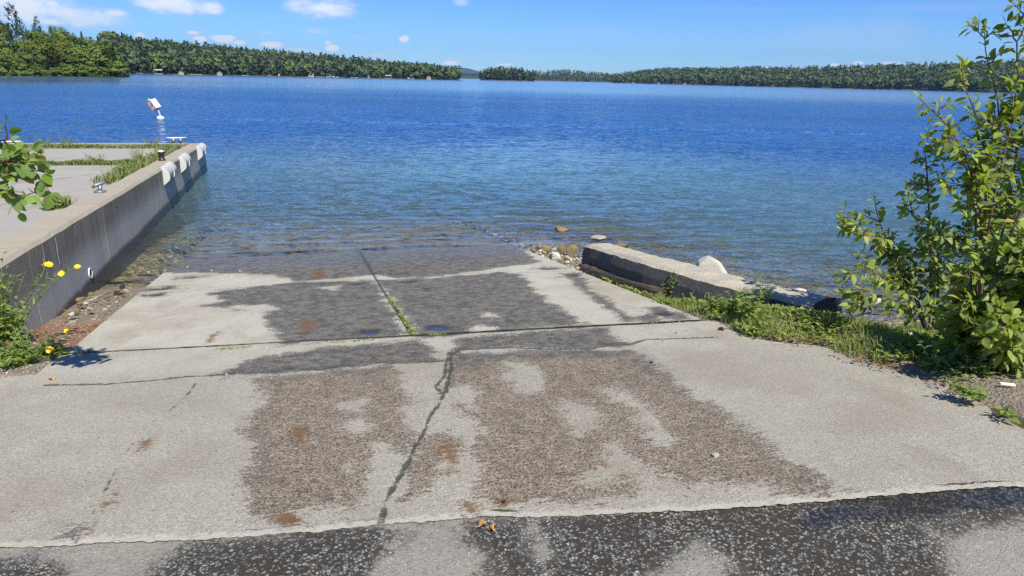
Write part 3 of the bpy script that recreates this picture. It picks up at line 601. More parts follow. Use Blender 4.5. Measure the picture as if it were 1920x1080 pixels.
deckpoly('deck', [(WI, sA+.12), tuple(kp(.05, .42)), tuple(kp(14, .42)), tuple(np.array([WI, sA+.12])+ed*14)][::-1])
mb = MB(); pts = [(WI, sA-.3), (WI, sA+.1), tuple(np.array([WI, sA+.1])+ed*14), tuple(np.array([WI, sA-.3])+ed*14)]
mb.add([W(c, s, pz(s)+DZ-.05) for c, s in pts], [(3, 2, 1, 0)]); pb(mb, 'joint', MAT['soil'])
mb = MB(); mb.hexa([W(c, s, z) for z in (-2.6, -.62) for c, s in ((-16, 1.), (WI-.1, 1.), (WI-.1, PE-.5), (-16, PE-3.4))]); pb(mb, 'fill', MAT['soil'])
for (u0, v0, v1, wd) in ((98, 432, 500, .011), (75, 455, 520, .006), (134, 410, 440, .004), (296, 330, 372, .012)):
    a = onface(u0, v0); sa, za = float(a @ HD), a[2]; b = onface(u0+6, v1); zb = b[2]; mb = MB(); n = 9
    zs = np.linspace(min(za, pz(sa)-.05), zb, n); w_ = [wd*(.5+vn(i*1.7+u0, 2.)) for i in range(n)]
    v = [W(-2.386, sa-w_[i]+.012*(vn(i*.9, u0)-.5), zs[i]) for i in range(n)]+[W(-2.386, sa+w_[i]+.012*(vn(i*.9, u0)-.5), zs[i]) for i in range(n)]
    mb.add(v, [(i, i+n, i+n+1, i+1) for i in range(n-1)]); pb(mb, 'lime_streak', MAT['stain'])
pp = onface(169, 512); mb = MB(); th = np.arange(20)*2*pi/20
M_ = np.stack([HD, np.array([0, 0, 1.]), CD], 1)
mb.lathe([(.052, -.10), (.052, .006), (.062, .006), (.062, -.10)], pp+CD*.004, 20, M_); dp = pb(mb, 'drain_pipe', MAT['stain'])
mb = MB(); mb.lathe([(.0515, 0), (.0515, .003)], pp+CD*.001, 20, M_); mb.build('pipe_shade_disc', MAT['dark'], dp)  # solid dark disc, the shade inside the pipe put into its colour
# fenders over the pier edge
def fender(a, b, label):
    e = empty('dock_fender', a, label, 'fender', 'white fenders along the pier edge', RZ)
    L = b; mb = MB(); n = 10; prof = []
    for i in range(n+1):
        th = radians(-35+125*i/n); prof.append((.085*cos(th)-.01, .16*sin(th)-.16+.03))
    prof = [(-.02, .01)]+[(.105*sin(pi*i/12)**.75, .01-.29*i/12) for i in range(1, 12)]+[(-.02, -.285)]
    m = len(prof); v = [(x, y, z) for y in (0, L) for x, z in prof]
    mb.add(v, [(i, (i+1) % m, (i+1) % m+m, i+m) for i in range(m)]+[tuple(range(m))[::-1], tuple(range(m, 2*m))]); o = mb.build('bumper', MAT['fender'], e)
    for y in (-.012, L*.6):
        mb = MB(); k = 12; pr = [(-.01, .015)]+[(.12*sin(pi*i/k)**.6+.0-.06*(i > 8)*(i-8)/4, .015-.36*i/k) for i in range(1, k)]+[(-.01, -.35)]
        m = len(pr); v = [(x, yy, z) for yy in (y-.02, y+.02) for x, z in pr]
        mb.add(v, [(i, (i+1) % m, (i+1) % m+m, i+m) for i in range(m)]+[tuple(range(m))[::-1], tuple(range(m, 2*m))]); mb.build('strap', MAT['fender'], e)
    return e
for (u0, v0, u1, v1, lab) in ((13.8, 0, 14.7, 0, 'white plastic fender on the pier edge nearest the black bollard'), (15.85, 0, 16.7, 0, 'middle one of three white plastic fenders on the pier edge'), (18.6, 0, 19.7, 0, 'white plastic fender at the far corner of the pier')):
    sa, sb = u0, u1; fender(W(-2.4, sa, pz(sa)+.01), sb-sa, lab)
# cleats and bollard
p = onpier(187, 360); e = empty('mooring_cleat', p, 'grey steel mooring cleat with a red end on the pier wall', 'cleat', None, RZ+.4)
mb = MB(); mb.lathe([(.075, 0), (.075, .012), (.05, .022), (.036, .03)], n=20); mb.build('flange', MAT['steel'], e, True)
mb = MB(); mb.tube([(0, 0, .02), (.012, 0, .05), (.02, 0, .09)], [.034, .026, .024], 12); mb.build('stem', MAT['steel'], e, True)
mb = MB(); mb.tube([(-.068, -.02, .082), (-.03, -.01, .098), (.03, .01, .112), (.075, .02, .135), (.088, .024, .14)], [.018, .026, .028, .024, .012], 12); mb.build('horn', MAT['steel'], e, True)
mb = MB(); mb.tube([(-.085, -.026, .072), (-.078, -.023, .076), (-.062, -.018, .085)], [.012, .022, .022], 12); mb.build('horn_tip', MAT['redpaint'], e, True)
p = onpier(304, 301); e = empty('mooring_bollard', p, 'small black bollard with a pale top on the pier wall', 'bollard')
mb = MB(); mb.lathe([(.07, 0), (.07, .02), (.052, .03), (.05, .13), (.066, .14), (.066, .165), (.04, .17)], n=18); mb.build('post', MAT['black'], e, True)
mb = MB(); mb.lathe([(.041, .171), (.062, .177), (.062, .19), (.03, .20)], n=18); mb.build('cap', MAT['white'], e, True)
p = onpier(331, 266.5, .0); e = empty('horn_cleat', p, 'long pale horn cleat at the far corner of the pier', 'cleat', None, RZ+.2)
mb = MB(); 
for x in (-.08, .12): mb = MB(); mb.tube([(x, 0, -.02), (x*.8, 0, .10)], [.05, .035], 10); mb.build('foot', MAT['steel'], e, True)
mb = MB(); mb.tube([(-.24, 0, .125), (-.16, 0, .11), (0, 0, .105), (.16, 0, .11), (.26, 0, .12)], [.010, .022, .028, .022, .010], 10); mb.build('horn', MAT['fender'], e, True)
a = onpier(4, 266.3, .02); b = onpier(40, 266.0, .02); mb = MB(); mb.tube([a, b], .03, 4); o = mb.build('plank', MAT['white']); bevel(o, .004, 1); tag(o, 'white plank lying on the far kerb of the pier', 'plank')
# old low wall right of the ramp
WP = [W(3.30, 7.62, -.345), W(3.30, 6.85, -.255), W(3.32, 6.05, -.168), W(3.62, 5.05, -.14), W(3.90, 4.30, -.10)]
A1 = WP[2]; path = []
for i in range(len(WP)-1):
    p0, p1, p2, p3 = WP[max(i-1, 0)], WP[i], WP[i+1], WP[min(i+2, len(WP)-1)]
    for f in np.linspace(0, 1, 9)[:(9 if i == len(WP)-2 else 8)]: path.append(.5*(2*p1+(p2-p0)*f+(2*p0-5*p1+4*p2-p3)*f*f+(3*p1-p0-3*p2+p3)*f**3))
path = np.array(path); n = len(path); tan = np.gradient(path, axis=0); nr = np.stack([tan[:, 1], -tan[:, 0], 0*tan[:, 0]], 1); nr /= np.linalg.norm(nr, axis=1)[:, None]; nr *= np.sign(nr[:, :1])
lw = empty('low_wall', A1, 'low weathered concrete wall with a dark face between the ramp and the lake', 'wall')
def strip(prof, jit, name, mat):
    mb = MB(); m = len(prof); v = []
    for i in range(n):
        for j, (o_, dz) in enumerate(prof):
            q = path[i]+nr[i]*(o_+jit*(vn(i*.9+j*5, j*3.)-.5)); q[2] = (path[i][2]+dz if dz > -.5 else dz)+jit*(vn(i*1.3+j*7, 4.)-.5)*(.8 if dz > -.5 else 0); v.append(q)
    f = [(i*m+q, i*m+(q+1) % m, (i+1)*m+(q+1) % m, (i+1)*m+q) for i in range(n-1) for q in range(m)]+[tuple(range(m))[::-1], tuple((n-1)*m+q for q in range(m))]
    mb.add(v, f); o = mb.build(name, mat, lw, False, -Vector(A1)); return o
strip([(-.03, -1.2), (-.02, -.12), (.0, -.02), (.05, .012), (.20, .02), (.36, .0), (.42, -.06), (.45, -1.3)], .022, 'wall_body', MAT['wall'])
# its footing along the ramp edge
mb = MB(); B0 = onr(1084, 505); B1 = onr(1228, 555); k = 16; v = []
fd = B1-B0; fl = np.linalg.norm(fd[:2]); fd /= np.linalg.norm(fd); fn = np.array([fd[1], -fd[0], 0]); fn *= np.sign(fn[0])
for i in range(k):
    q = B0+(B1-B0)*i/(k-1)
    for o_, dz in ((0.02, -.3), (.02, -.01), (.03, .035), (.05, .055), (.22, .06), (.22, -.3)):
        w_ = q+fn*(o_+.02*(vn(i*1.1, dz*50)-.5)); w_[2] += dz+.02*(vn(i*.9, o_*40)-.5); v.append(w_)
m = 6; mb.add(v, [(i*m+q, i*m+(q+1) % m, (i+1)*m+(q+1) % m, (i+1)*m+q) for i in range(k-1) for q in range(m)]+[tuple(range(m))[::-1], tuple((k-1)*m+q for q in range(m))])
mb.build('footing', MAT['footing'], lw, False, -Vector(A1))
# ------------------------------------------------------------------ rocks
def rockmesh(name, mat, seed, rough=.25, flat=.7, sub=3, cut=5):
    import bmesh
    r = np.random.default_rng(seed); bm = bmesh.new(); bmesh.ops.create_icosphere(bm, subdivisions=sub, radius=1.)
    v = np.array([q.co[:] for q in bm.verts])
    for _ in range(cut):                                       # flat broken facets
        d = r.normal(size=3); d /= np.linalg.norm(d); k = .42+.35*r.random(); h = v @ d; v -= np.maximum(h-k, 0)[:, None]*d
    v *= (1+rough*(fbm(v[:, 0]*2+seed, v[:, 1]*2+v[:, 2]*1.7)-.5))[:, None]; v[:, 2] *= flat
    f = [[l.index for l in p.verts] for p in bm.faces]; bm.free()
    return mesh(name, v, np.array(f), mat, False)
def hullrock(name, mat, seed, pts=None):
    import bmesh
    r = np.random.default_rng(seed); bm = bmesh.new()
    if pts is None:
        p = r.normal(size=(22, 3)); p /= np.linalg.norm(p, axis=1)[:, None]; p *= (.82+.25*r.random((22, 1)))
    else: p = np.array(pts, float)
    for q in p: bm.verts.new(q)
    bmesh.ops.convex_hull(bm, input=bm.verts[:]); bmesh.ops.delete(bm, geom=[q for q in bm.verts if not q.link_faces], context='VERTS')
    bmesh.ops.bevel(bm, geom=bm.edges[:], offset=.05, segments=2, affect='EDGES'); me = bpy.data.meshes.new(name); bm.to_mesh(me); bm.free(); me.materials.append(MAT[mat]); return me
RK = {k: [hullrock('stone', k, 10*i+j) for j in range(4)] for i, k in enumerate(('rock', 'whiterock', 'wetrock', 'darkrock'))}
def rock(p, sx, sy, sz, mat='rock', label=None, group=None, name='rock', me=None, cat=None):
    o = obj(name, me or random.choice(RK[mat]), None, p, random.random()*6.3); o.scale = (sx, sy, sz)
    return tag(o, label, cat or name, group)
def zrock(u, v, z, px, hpx, mat, label=None, group=None, name='rock', seed=None):
    p = onz(u, v, z); d = float((p-CAM) @ FW); s = px/2*d/F; me = None if seed is None else hullrock(name, mat, seed, [(-1, -.7, -1), (-1.05, .6, -1), (1.1, -.6, -1), (1.15, .7, -1), (-.75, -.6, .35), (-.95, .4, .5), (-.25, -.35, 1.), (-.35, .35, .95), (.35, -.45, .55), (.45, .4, .5), (1., 0, -.35)] if seed == 51 else None)
    p = p+np.array([0, 0, hpx*d/F*.25]); o = rock(p, s, s*.8, hpx*d/F*.62/(.72 if seed is None else 1), mat, label, group, name, me); o.rotation_euler.z = random.uniform(-.5, .5); return o
zrock(1334, 512, -.42, 60, 38, 'whiterock', 'angular pale boulder standing behind the low wall', seed=51)
zrock(1637, 574, -.62, 44, 24, 'whiterock', 'rounded white boulder at the water behind the bush', seed=52)
zrock(1552, 588, -.30, 62, 44, 'rock', 'pale boulder at the near end of the low wall', seed=53)
zrock(1610, 586, -.42, 56, 30, 'rock', 'grey boulder in the bush shade beside the low wall', seed=54)
zrock(1497, 552, -.62, 34, 16, 'whiterock', 'small pale rock half sunk behind the low wall', seed=55)
zrock(1470, 545, -.80, 46, 8, 'wetrock', 'flat rock at the water line behind the low wall', seed=56)
zrock(1122, 447, -.88, 40, 7, 'rock', 'flat pale rock in the water beyond the low wall end', seed=57)
zrock(1165, 461, -.90, 30, 8, 'wetrock', 'ochre rock awash behind the low wall top', seed=58)
zrock(1050, 432, -.92, 36, 9, 'wetrock', 'ochre rock just under the water off the wall end', seed=59)
for i in range(110):
    k = i/110; u = random.uniform(1012, 1092); lo = 458+(u-1012)*.06; hi = 486+(u-1012)*.38
    v = random.uniform(lo, min(hi, 512)); onrampz = None
    p = onr(u, v); c_, s_ = cs(p)
    if c_ < 3.06: 
        u += 20; p = onr(u, v); c_, s_ = cs(p)
        if c_ < 3.10: continue
    z_ = float(verge_z(p[0], p[1])); z_ = max(z_, -.93); p = onz(u, v, z_); d = float((p-CAM) @ FW); r = random.choice((4, 5, 6, 7, 9))*d/F*.52
    rock(p+np.array([0, 0, r*.1]), r*1.2, r, r*.8, random.choice(('rock', 'wetrock', 'wetrock', 'rock', 'whiterock')), 'small stone in the loose rubble between ramp and low wall end', 'stones heaped at the end of the low wall', 'stone')
for u, v, px, hp, m, lab in ((1040, 489, 26, 18, 'whiterock', 'largest white stone in the rubble at the wall end'), (1025, 470, 22, 12, 'wetrock', 'ochre stone wet at the water edge beside the ramp'), (1052, 472, 18, 16, 'wetrock', 'tall ochre stone in the rubble at the wall end'), (1072, 476, 26, 18, 'wetrock', 'big brown slab leaning on the end of the low wall'), (1000, 471, 12, 6, 'wetrock', 'lone ochre stone awash on the ramp edge'), (1012, 463, 14, 5, 'wetrock', 'flat ochre stone under water beside the ramp')):
    zrock(u, v, -.84, px, hp, m, lab, None, 'stone')
# stones and debris in the pocket by the pier
for i in range(46):
    u = random.uniform(100, 245); v = random.uniform(545, 640); p = onr(u, v); c_, s_ = cs(p)
    if not (-2.2 < c_ < -1.8 and 5.3 < s_ < 8.2): continue
    z_ = float(bank_z(p[0], p[1])); p = onz(u, v, z_); r = random.uniform(.012, .035)
    rock(p+np.array([0, 0, r*.2]), r*1.2, r, r*.7, random.choice(('rock', 'whiterock', 'wetrock')), 'pebble on the rusty litter below the pier wall', 'pebbles below the pier wall', 'pebble')
def pock(u, v): 
    p = onr(u, v); 
    for _ in range(3): p = onz(u, v, float(bank_z(p[0], p[1])))
    return p
for u, v, px, hp, m, lab in ((222, 552, 26, 14, 'darkrock', 'dark wet stone against the ramp edge'), (230, 540, 14, 20, 'darkrock', 'upright dark stone standing in the shallow pocket'), (236, 546, 13, 8, 'rock', 'grey stone touching the ramp edge by the pocket')):
    p = pock(u, v); d = float((p-CAM) @ FW); rock(p, px/2*d/F, px/2*d/F*.8, hp*d/F*.6, m, lab, None, 'stone')
mb = MB(); a, b = pock(160, 572), pock(208, 556); mb.tube([a+[0, 0, .03], (a+b)/2+[0, 0, .045], b+[0, 0, .05]], [.006, .010, .007], 7); tag(mb.build('driftwood_stick', MAT['wood'], None, True), 'pale driftwood stick below the pier wall', 'stick')
for i in range(9):
    a = pock(random.uniform(145, 200), random.uniform(555, 580)); d = np.array([random.uniform(-1, 1), random.uniform(-1, 1), .06])*.09; mb = MB()
    mb.tube([a-d+[0, 0, .02], a+[0, 0, .03], a+d+[0, 0, .025]], [.002, .004, .002], 5); tag(mb.build('twig', MAT['wood'], None, True), 'thin pale twig in the litter below the pier wall', 'twig', 'twigs below the pier wall')
# ------------------------------------------------------------------ marker buoy
bp = onz(301, 222, WZ); bu = empty('marker_buoy', bp, 'white marker buoy with a tilted orange bordered sign on the lake', 'buoy')
mb = MB(); mb.lathe([(.05, -.12), (.17, -.08), (.20, 0), (.19, .06), (.14, .11), (.06, .135), (.05, .16)], n=24); mb.build('float', MAT['white'], bu, True)
mb = MB(); mb.tube([(0, 0, .13), (-.02, 0, .28), (-.06, 0, .40), (-.13, 0, .56), (-.2, 0, .70)], [.035, .028, .024, .022, .022], 10); mb.build('pole', MAT['white'], bu, True)
tl = radians(-32); ax = np.array([sin(tl), 0, cos(tl)]); xx_ = np.array([cos(tl), 0, -sin(tl)]); yy_ = np.array([0, 1., 0]); base = np.array([-.13, 0, .50])
yaw = radians(67); ux = xx_*cos(yaw)+yy_*sin(yaw); uy = -xx_*sin(yaw)+yy_*cos(yaw)
def panel(o, nrm, w_, h, mark):
    side = np.cross(ax, nrm); R_ = np.stack([side, nrm, ax], 1); mb = MB(); mb.box(base+o+ax*h/2, (w_, .012, h), R_); po = mb.build('sign_panel', MAT['white'], bu)
    if mark:
        f = base+o+ax*h/2+nrm*.009; mb = MB(); t_ = .038
        for dx, dz, sx, sz in ((0, h/2-t_, w_-.02, t_), (0, -h/2+t_, w_-.02, t_), (w_/2-t_, 0, t_, h-3*t_), (-w_/2+t_, 0, t_, h-3*t_)): mb.box(f+side*dx+ax*dz, (sx, .006, sz), R_)
        mb.build('orange_border', MAT['orange'], po); mb = MB()
        for dx in (-.06, .02, .08):
            r2 = Matrix.Rotation(.5, 3, 'Y'); mb.box(f+side*dx, (.022, .006, h*.48), R_ @ np.array(r2))
        mb.build('sign_mark', MAT['black'], po)
w_ = .36; h_ = .52
panel(-uy*w_/2, -uy, w_, h_, False); panel(uy*w_/2, uy, w_, h_, False); panel(-ux*w_/2, -ux, w_, h_, True); panel(ux*w_/2, ux, w_, h_, False)
mb = MB(); mb.lathe([(.06, 0), (.07, .03), (.055, .10), (.02, .13)], base+ax*(h_+.0)-ux*.08, 14, np.stack([xx_, yy_, ax], 1)); mb.build('lantern', MAT['lamp'], bu, True)
# ------------------------------------------------------------------ litter on the concrete
def flatleaf(name, u, v, px, mat, label, z=None, star=True, grp=None, cat='leaf'):
    p = onr(u, v) if z is None else onz(u, v, z); d = float((p-CAM) @ FW); r = px/2*d/F; n = 20; th = np.arange(n)*2*pi/n
    rr = r*(np.where(np.arange(n) % 4 == 0, 1., np.where(np.arange(n) % 2 == 0, .62, .42)) if star else .45+.55*np.abs(np.cos(th)))
    k = random.random()*6; top = np.stack([rr*np.cos(th+k), rr*np.sin(th+k), .010+.010*np.sin(th*2+k)], 1); mb = MB()
    v_ = np.concatenate([top, top-[0, 0, .0015], [[0, 0, .014], [0, 0, .0125]]]); f = [(i, (i+1) % n, 2*n) for i in range(n)]+[((i+1) % n+n, i+n, 2*n+1) for i in range(n)]+[(i+n, (i+1) % n+n, (i+1) % n, i) for i in range(n)]
    mb.add(v_, f); return tag(mb.build(name, MAT[mat], None, False, p), label, cat, grp)
flatleaf('fallen_leaf', 1393, 981, 20, 'dryleaf', 'orange star shaped leaf on the wet asphalt', .006)
flatleaf('fallen_leaf', 905, 986, 26, 'dryleaf', 'largest orange leaf on the concrete edge near the crack', .006); flatleaf('fallen_leaf', 922, 994, 16, 'dryleaf', 'small orange leaf beside the largest fallen leaf', .004)
flatleaf('fallen_leaf', 98, 712, 12, 'dryleaf', 'yellow leaf on the gravel at the left apron corner', None, False)
mb = MB()
def pebble(u, v, px, mat, label, z=None):
    p = onr(u, v) if z is None else onz(u, v, z); d = float((p-CAM) @ FW); r = px/2*d/F; rock(p+np.array([0, 0, r*.3]), r, r*.8, r*.7, mat, label, None, 'pebble')
pebble(1501, 982, 16, 'darkrock', 'dark chip of stone in the asphalt puddle', .006); pebble(1341, 855, 18, 'whiterock', 'white grey chip on the brown wet concrete'); pebble(1221, 681, 9, 'darkrock', 'dark pebble at the edge of the wet apron'); pebble(945, 942, 12, 'darkrock', 'dark pebble on the rust spot near the asphalt')
pebble(500, 653, 7, 'whiterock', 'white pebble in the upper ramp joint'); pebble(425, 703, 7, 'whiterock', 'white pebble beside the strip crack'); pebble(1352, 619, 14, 'darkrock', 'short dark chip near the grass corner')
for i, (u, v) in enumerate(((352, 501), (450, 509), (490, 514), (435, 519), (396, 508))): pebble(u, v, 5, 'whiterock', 'tiny white pebble on the damp end of the ramp'); bpy.context.scene.collection.objects[-1]['group'] = 'white pebbles on the damp ramp'
p = onz(1888, 724, .0); mb = MB(); Rz = np.array(Matrix.Rotation(-.25, 3, 'Z')); mb.box((0, 0, .012), (.075, .022, .012), Rz); o = bevel(mb.build('paper_litter', MAT['paper'], None, False, p), .004, 2); tag(o, 'white paper scrap on bare soil under the bush', 'litter')
p = onz(1702, 636, -.09); o = rock(p+[0, 0, .03], .045, .035, .03, 'whiterock', 'crumpled pale plastic scrap in the grass', None, 'plastic_litter', rockmesh('plastic_litter', MAT['paper'], 91, .5, .8, 3, 9), 'litter')

# ------------------------------------------------------------------ loose gravel (nobody could count it)
def gravel(name, label, spots, mat, seed, rmin, rmax):
    r = np.random.default_rng(seed); me = hullrock('g', mat, seed, r.normal(size=(9, 3))*.6); n = len(me.vertices); co = np.empty(n*3); me.vertices.foreach_get('co', co); co = co.reshape(-1, 3)/np.abs(co).max()
    me.calc_loop_triangles(); k = len(me.loop_triangles); tr = np.empty(k*3, dtype=np.int32); me.loop_triangles.foreach_get('vertices', tr); tr = tr.reshape(-1, 3); V_, F_ = [], []
    for i, p in enumerate(spots):
        a = r.random()*6.28; q = co*np.array([1, .6+.4*r.random(), .55])*(rmin+(rmax-rmin)*r.random()**2); V_.append(np.stack([q[:, 0]*cos(a)-q[:, 1]*sin(a), q[:, 0]*sin(a)+q[:, 1]*cos(a), q[:, 2]], 1)+p); F_.append(tr+n*i)
    return tag(obj(name, mesh(name, np.concatenate(V_), np.concatenate(F_), MAT[mat])), label, 'gravel', kind='stuff')
def gspots(n, u, v, fn, ok):
    o = []
    while len(o) < n:
        p = onr(random.uniform(*u), random.uniform(*v)); c_, s_ = cs(p)
        if ok(c_, s_): q = W(c_, s_, 0); q[2] = float(fn(q[0], q[1])); o.append(q)
    return o
gravel('gravel', 'pale gravel and chips on the rusty litter below the pier wall', gspots(420, (60, 250), (540, 650), bank_z, lambda c, s: -2.34 < c < -1.76 and 5.4 < s < 7.9), 'rock', 5, .006, .020)
gravel('gravel', 'small pale gravel along the left corner of the apron', gspots(160, (-30, 110), (680, 716), bank_z, lambda c, s: -2.3 < c < -1.68 and 4.55 < s < 5.2), 'whiterock', 6, .005, .013)
gravel('gravel', 'fine ochre rubble between the ramp edge and the low wall end', gspots(420, (1000, 1110), (455, 515), lambda x, y: max(float(verge_z(x, y)), -.92), lambda c, s: 3.10 < c < 3.9 and 7.2 < s < 9.9), 'rock', 8, .010, .035)
gravel('gravel', 'grit and pebbles on the bare soil at the right edge', gspots(200, (1740, 1930), (700, 800), verge_z, lambda c, s: 3.3 < c < 4.6), 'rock', 9, .004, .011)
# ================================================================== PLANTS
def norm(a): a = np.asarray(a, float); return a/(np.linalg.norm(a, axis=-1, keepdims=True)+1e-9)
LEAF = np.array([(0, 0, 0), (.22, -.20, .05), (.22, 0, 0), (.22, .20, .05), (.5, -.27, .06), (.5, 0, -.01), (.5, .27, .06), (.78, -.16, .0), (.78, 0, -.04), (.78, .16, .0), (1., 0, -.12)])
LEAFF = [(0, 1, 2), (0, 2, 3), (1, 4, 5, 2), (2, 5, 6, 3), (4, 7, 8, 5), (5, 8, 9, 6), (7, 10, 8), (8, 10, 9)]
LEAFT = np.array([(0, 2, 1), (0, 3, 2), (1, 2, 5), (1, 5, 4), (2, 3, 6), (2, 6, 5), (4, 5, 8), (4, 8, 7), (5, 6, 9), (5, 9, 8), (7, 8, 10), (8, 9, 10)])
def serrleaf(n=9):
    xs = np.linspace(0, 1, n); w = .42*np.sin(np.pi*np.clip(xs, 0, 1)**.75)**.8; v = []; 
    for i, x in enumerate(xs):
        z = -.10*x*x; v += [(x-.03, -w[i], z+.05*w[i]*3), (x, 0, z), (x-.03, w[i], z+.05*w[i]*3)]
    for i in range(n-1):
        xm = (xs[i]+xs[i+1])/2+.01; wm = .42*sin(pi*xm**.75)**.8*.86; z = -.10*xm*xm; v += [(xm, -wm, z+.05*wm*3), (xm, wm, z+.05*wm*3)]
    v = np.array(v); t = []; B = 3*n
    for i in range(n-1):
        a = 3*i; b = 3*(i+1); l = B+2*i; r = l+1
        t += [(a+1, b+1, l), (a+1, l, a), (b+1, b, l), (a+1, r, b+1), (a+1, a+2, r), (b+1, r, b+2)]
    return v, np.array(t)
SLEAF, SLEAFT = serrleaf()
NARROW = LEAF*np.array([1, .42, 1.])
def leaves(base, d, up, size, tint, tmpl=LEAF, tri=LEAFT, asp=1.):
    """one leaf per row: base point, pointing direction, up hint, length"""
    base, d, up = np.asarray(base, float), norm(d), np.asarray(up, float); n = len(base)
    y = norm(np.cross(up, d)); z = np.cross(d, y); sz = np.asarray(size, float)[:, None, None]; asp = np.broadcast_to(asp, (n,))[:, None, None]
    v = base[:, None]+sz*(tmpl[None, :, 0:1]*d[:, None]+asp*tmpl[None, :, 1:2]*y[:, None]+tmpl[None, :, 2:3]*z[:, None])
    k = len(tmpl); f = tri[None]+np.arange(n)[:, None, None]*k
    return v.reshape(-1, 3), f.reshape(-1, 3), np.repeat(np.asarray(tint, float), len(tri))
def leafobj(name, sets, mat, parent=None, loc=None, kind=None):
    v = []; f = []; t = []; n = 0
    for a, b, c in sets: v.append(a); f.append(b+n); t.append(c); n += len(a)
    o = obj(name, mesh(name, np.concatenate(v), np.concatenate(f), mat, False, None, dict(tint=np.concatenate(t))), parent, loc)
    return tag(o, kind=kind) if kind else o
def bez(pts, n):
    pts = np.asarray(pts, float); t = np.linspace(0, len(pts)-1, n); i = np.clip(t.astype(int), 0, len(pts)-2); f = (t-i)[:, None]
    p0 = pts[np.maximum(i-1, 0)]; p1 = pts[i]; p2 = pts[i+1]; p3 = pts[np.minimum(i+2, len(pts)-1)]
    return .5*(2*p1+(p2-p0)*f+(2*p0-5*p1+4*p2-p3)*f*f+(3*p1-p0-3*p2+p3)*f**3)
def shrub(name, label, root, stems, ntw, tlen, lsize, mat='bushleaf', seed=1, gap=.045, sub=True, tmpl=LEAF, tri=LEAFT, droop=.35, tmin=.2, cat='shrub', asp=1., updir=.35, dark=0., thin=1.):
    r = np.random.default_rng(seed); e = empty(name, root, label, cat); wood = MB(); LB, LD, LU, LS, LT = [], [], [], [], []
    def leafy(line, tip=True, g=gap, size=lsize, st=.12):
        seg = np.linalg.norm(np.diff(line, axis=0), axis=1); L = seg.sum(); k = max(2, int(L/g)); cum = np.concatenate([[0], np.cumsum(seg)])
        for q in range(k):
            t = st+(1-st)*(q+.5+.5*r.random())/k; t = min(t, .999); x = t*L; i = min(np.searchsorted(cum, x)-1, len(seg)-1); i = max(i, 0); f = (x-cum[i])/(seg[i]+1e-9)
            p = line[i]*(1-f)+line[i+1]*f; ta = norm(line[i+1]-line[i]); a = r.normal(size=3); a -= ta*(a @ ta); a = norm(a)
            for sgn in (1, -1):
                if r.random() < .12: continue
                d = a*sgn*.85+ta*.55+np.array([0, 0, -droop+.25*r.normal()])
                LB.append(p+norm(d)*.012); LD.append(d); LU.append(np.array([0, 0, 1.])+.55*r.normal(size=3)+np.array([.15, -.35, 0])); LS.append(size*(.6+.65*r.random())*(1-.25*t)); 
                LT.append(np.clip(.42+.32*r.normal()-dark, 0, .95) if r.random() > .035 else 1.)
        if tip: LB.append(line[-1]); LD.append(norm(line[-1]-line[-2])+np.array([0, 0, .2])); LU.append(r.normal(size=3)); LS.append(size*.6); LT.append(.8)
    for pts, r0 in stems:
        line = bez(pts, 14); wood.tube(line-root, np.linspace(r0, r0*.28, 14), 6); Ls = np.linalg.norm(np.diff(line, axis=0), axis=1).sum()
        leafy(line, True, gap*1.7, lsize, max(tmin, .35))
        for q in range(int(ntw*Ls)):
            t = tmin+(1-tmin)*r.random(); i = int(t*12.99)
            if t > thin and r.random() < .72: continue
            p = line[i]; ta = norm(line[i+1]-line[i]); a = r.normal(size=3); a -= ta*(a @ ta); d = norm(norm(a)*.9+ta*.5+np.array([0, 0, updir])); L = tlen*(.5+.7*r.random())*(1.15-.55*t)
            tw = np.array([p+d*L*x+np.array([0, 0, -.10*L*x*x])+.03*L*r.normal(size=3)*(x > 0) for x in np.linspace(0, 1, 5)]); wood.tube(tw-root, np.linspace(.005, .002, 5), 4, False); leafy(tw)
            if sub and r.random() < .6:
                b = tw[2]; d2 = norm(d+.8*r.normal(size=3)); tw2 = np.array([b+d2*L*.55*x for x in np.linspace(0, 1, 4)]); wood.tube(tw2-root, np.linspace(.0035, .0015, 4), 4, False); leafy(tw2)
    wood.build('branches', MAT['twig'], e, True)
    leafobj('foliage', [leaves(np.array(LB)-root, LD, LU, LS, LT, tmpl, tri, asp)], MAT[mat], e)
    return e
def at(u, v, Y):                            # point on the sight line at depth Y
    d = ray(u, v); return CAM+d*(Y/d[1])
def gz(x, y): return float(verge_z(x, y))
R1 = at(1748, 612, 4.95); R1[2] = gz(R1[0], R1[1])
shrub('leafy_shrub', 'left leafy shrub with a bare dark stem at the lake edge', R1, [
    ([R1, at(1745, 520, 4.95), at(1742, 400, 5.0), at(1738, 322, 5.0), at(1735, 288, 5.0)], .011),
    ([R1, at(1720, 560, 4.9), at(1680, 480, 4.85), at(1650, 420, 4.8), at(1640, 375, 4.8)], .008),
    ([R1, at(1700, 545, 4.85), at(1650, 515, 4.75), at(1600, 510, 4.7), at(1572, 518, 4.7)], .008),
    ([R1, at(1715, 560, 4.9), at(1660, 470, 4.85), at(1612, 430, 4.8), at(1582, 392, 4.8)], .007),
    ([R1, at(1760, 540, 4.8), at(1750, 470, 4.7), at(1715, 410, 4.7), at(1700, 350, 4.7)], .008),
    ([R1, at(1725, 590, 4.8), at(1680, 565, 4.65), at(1630, 545, 4.6), at(1598, 548, 4.6)], .006)], 8.5, .20, .086, seed=5, gap=.027, tmin=.2, asp=.9)
R2 = at(1830, 640, 4.65); R2[2] = gz(R2[0], R2[1])
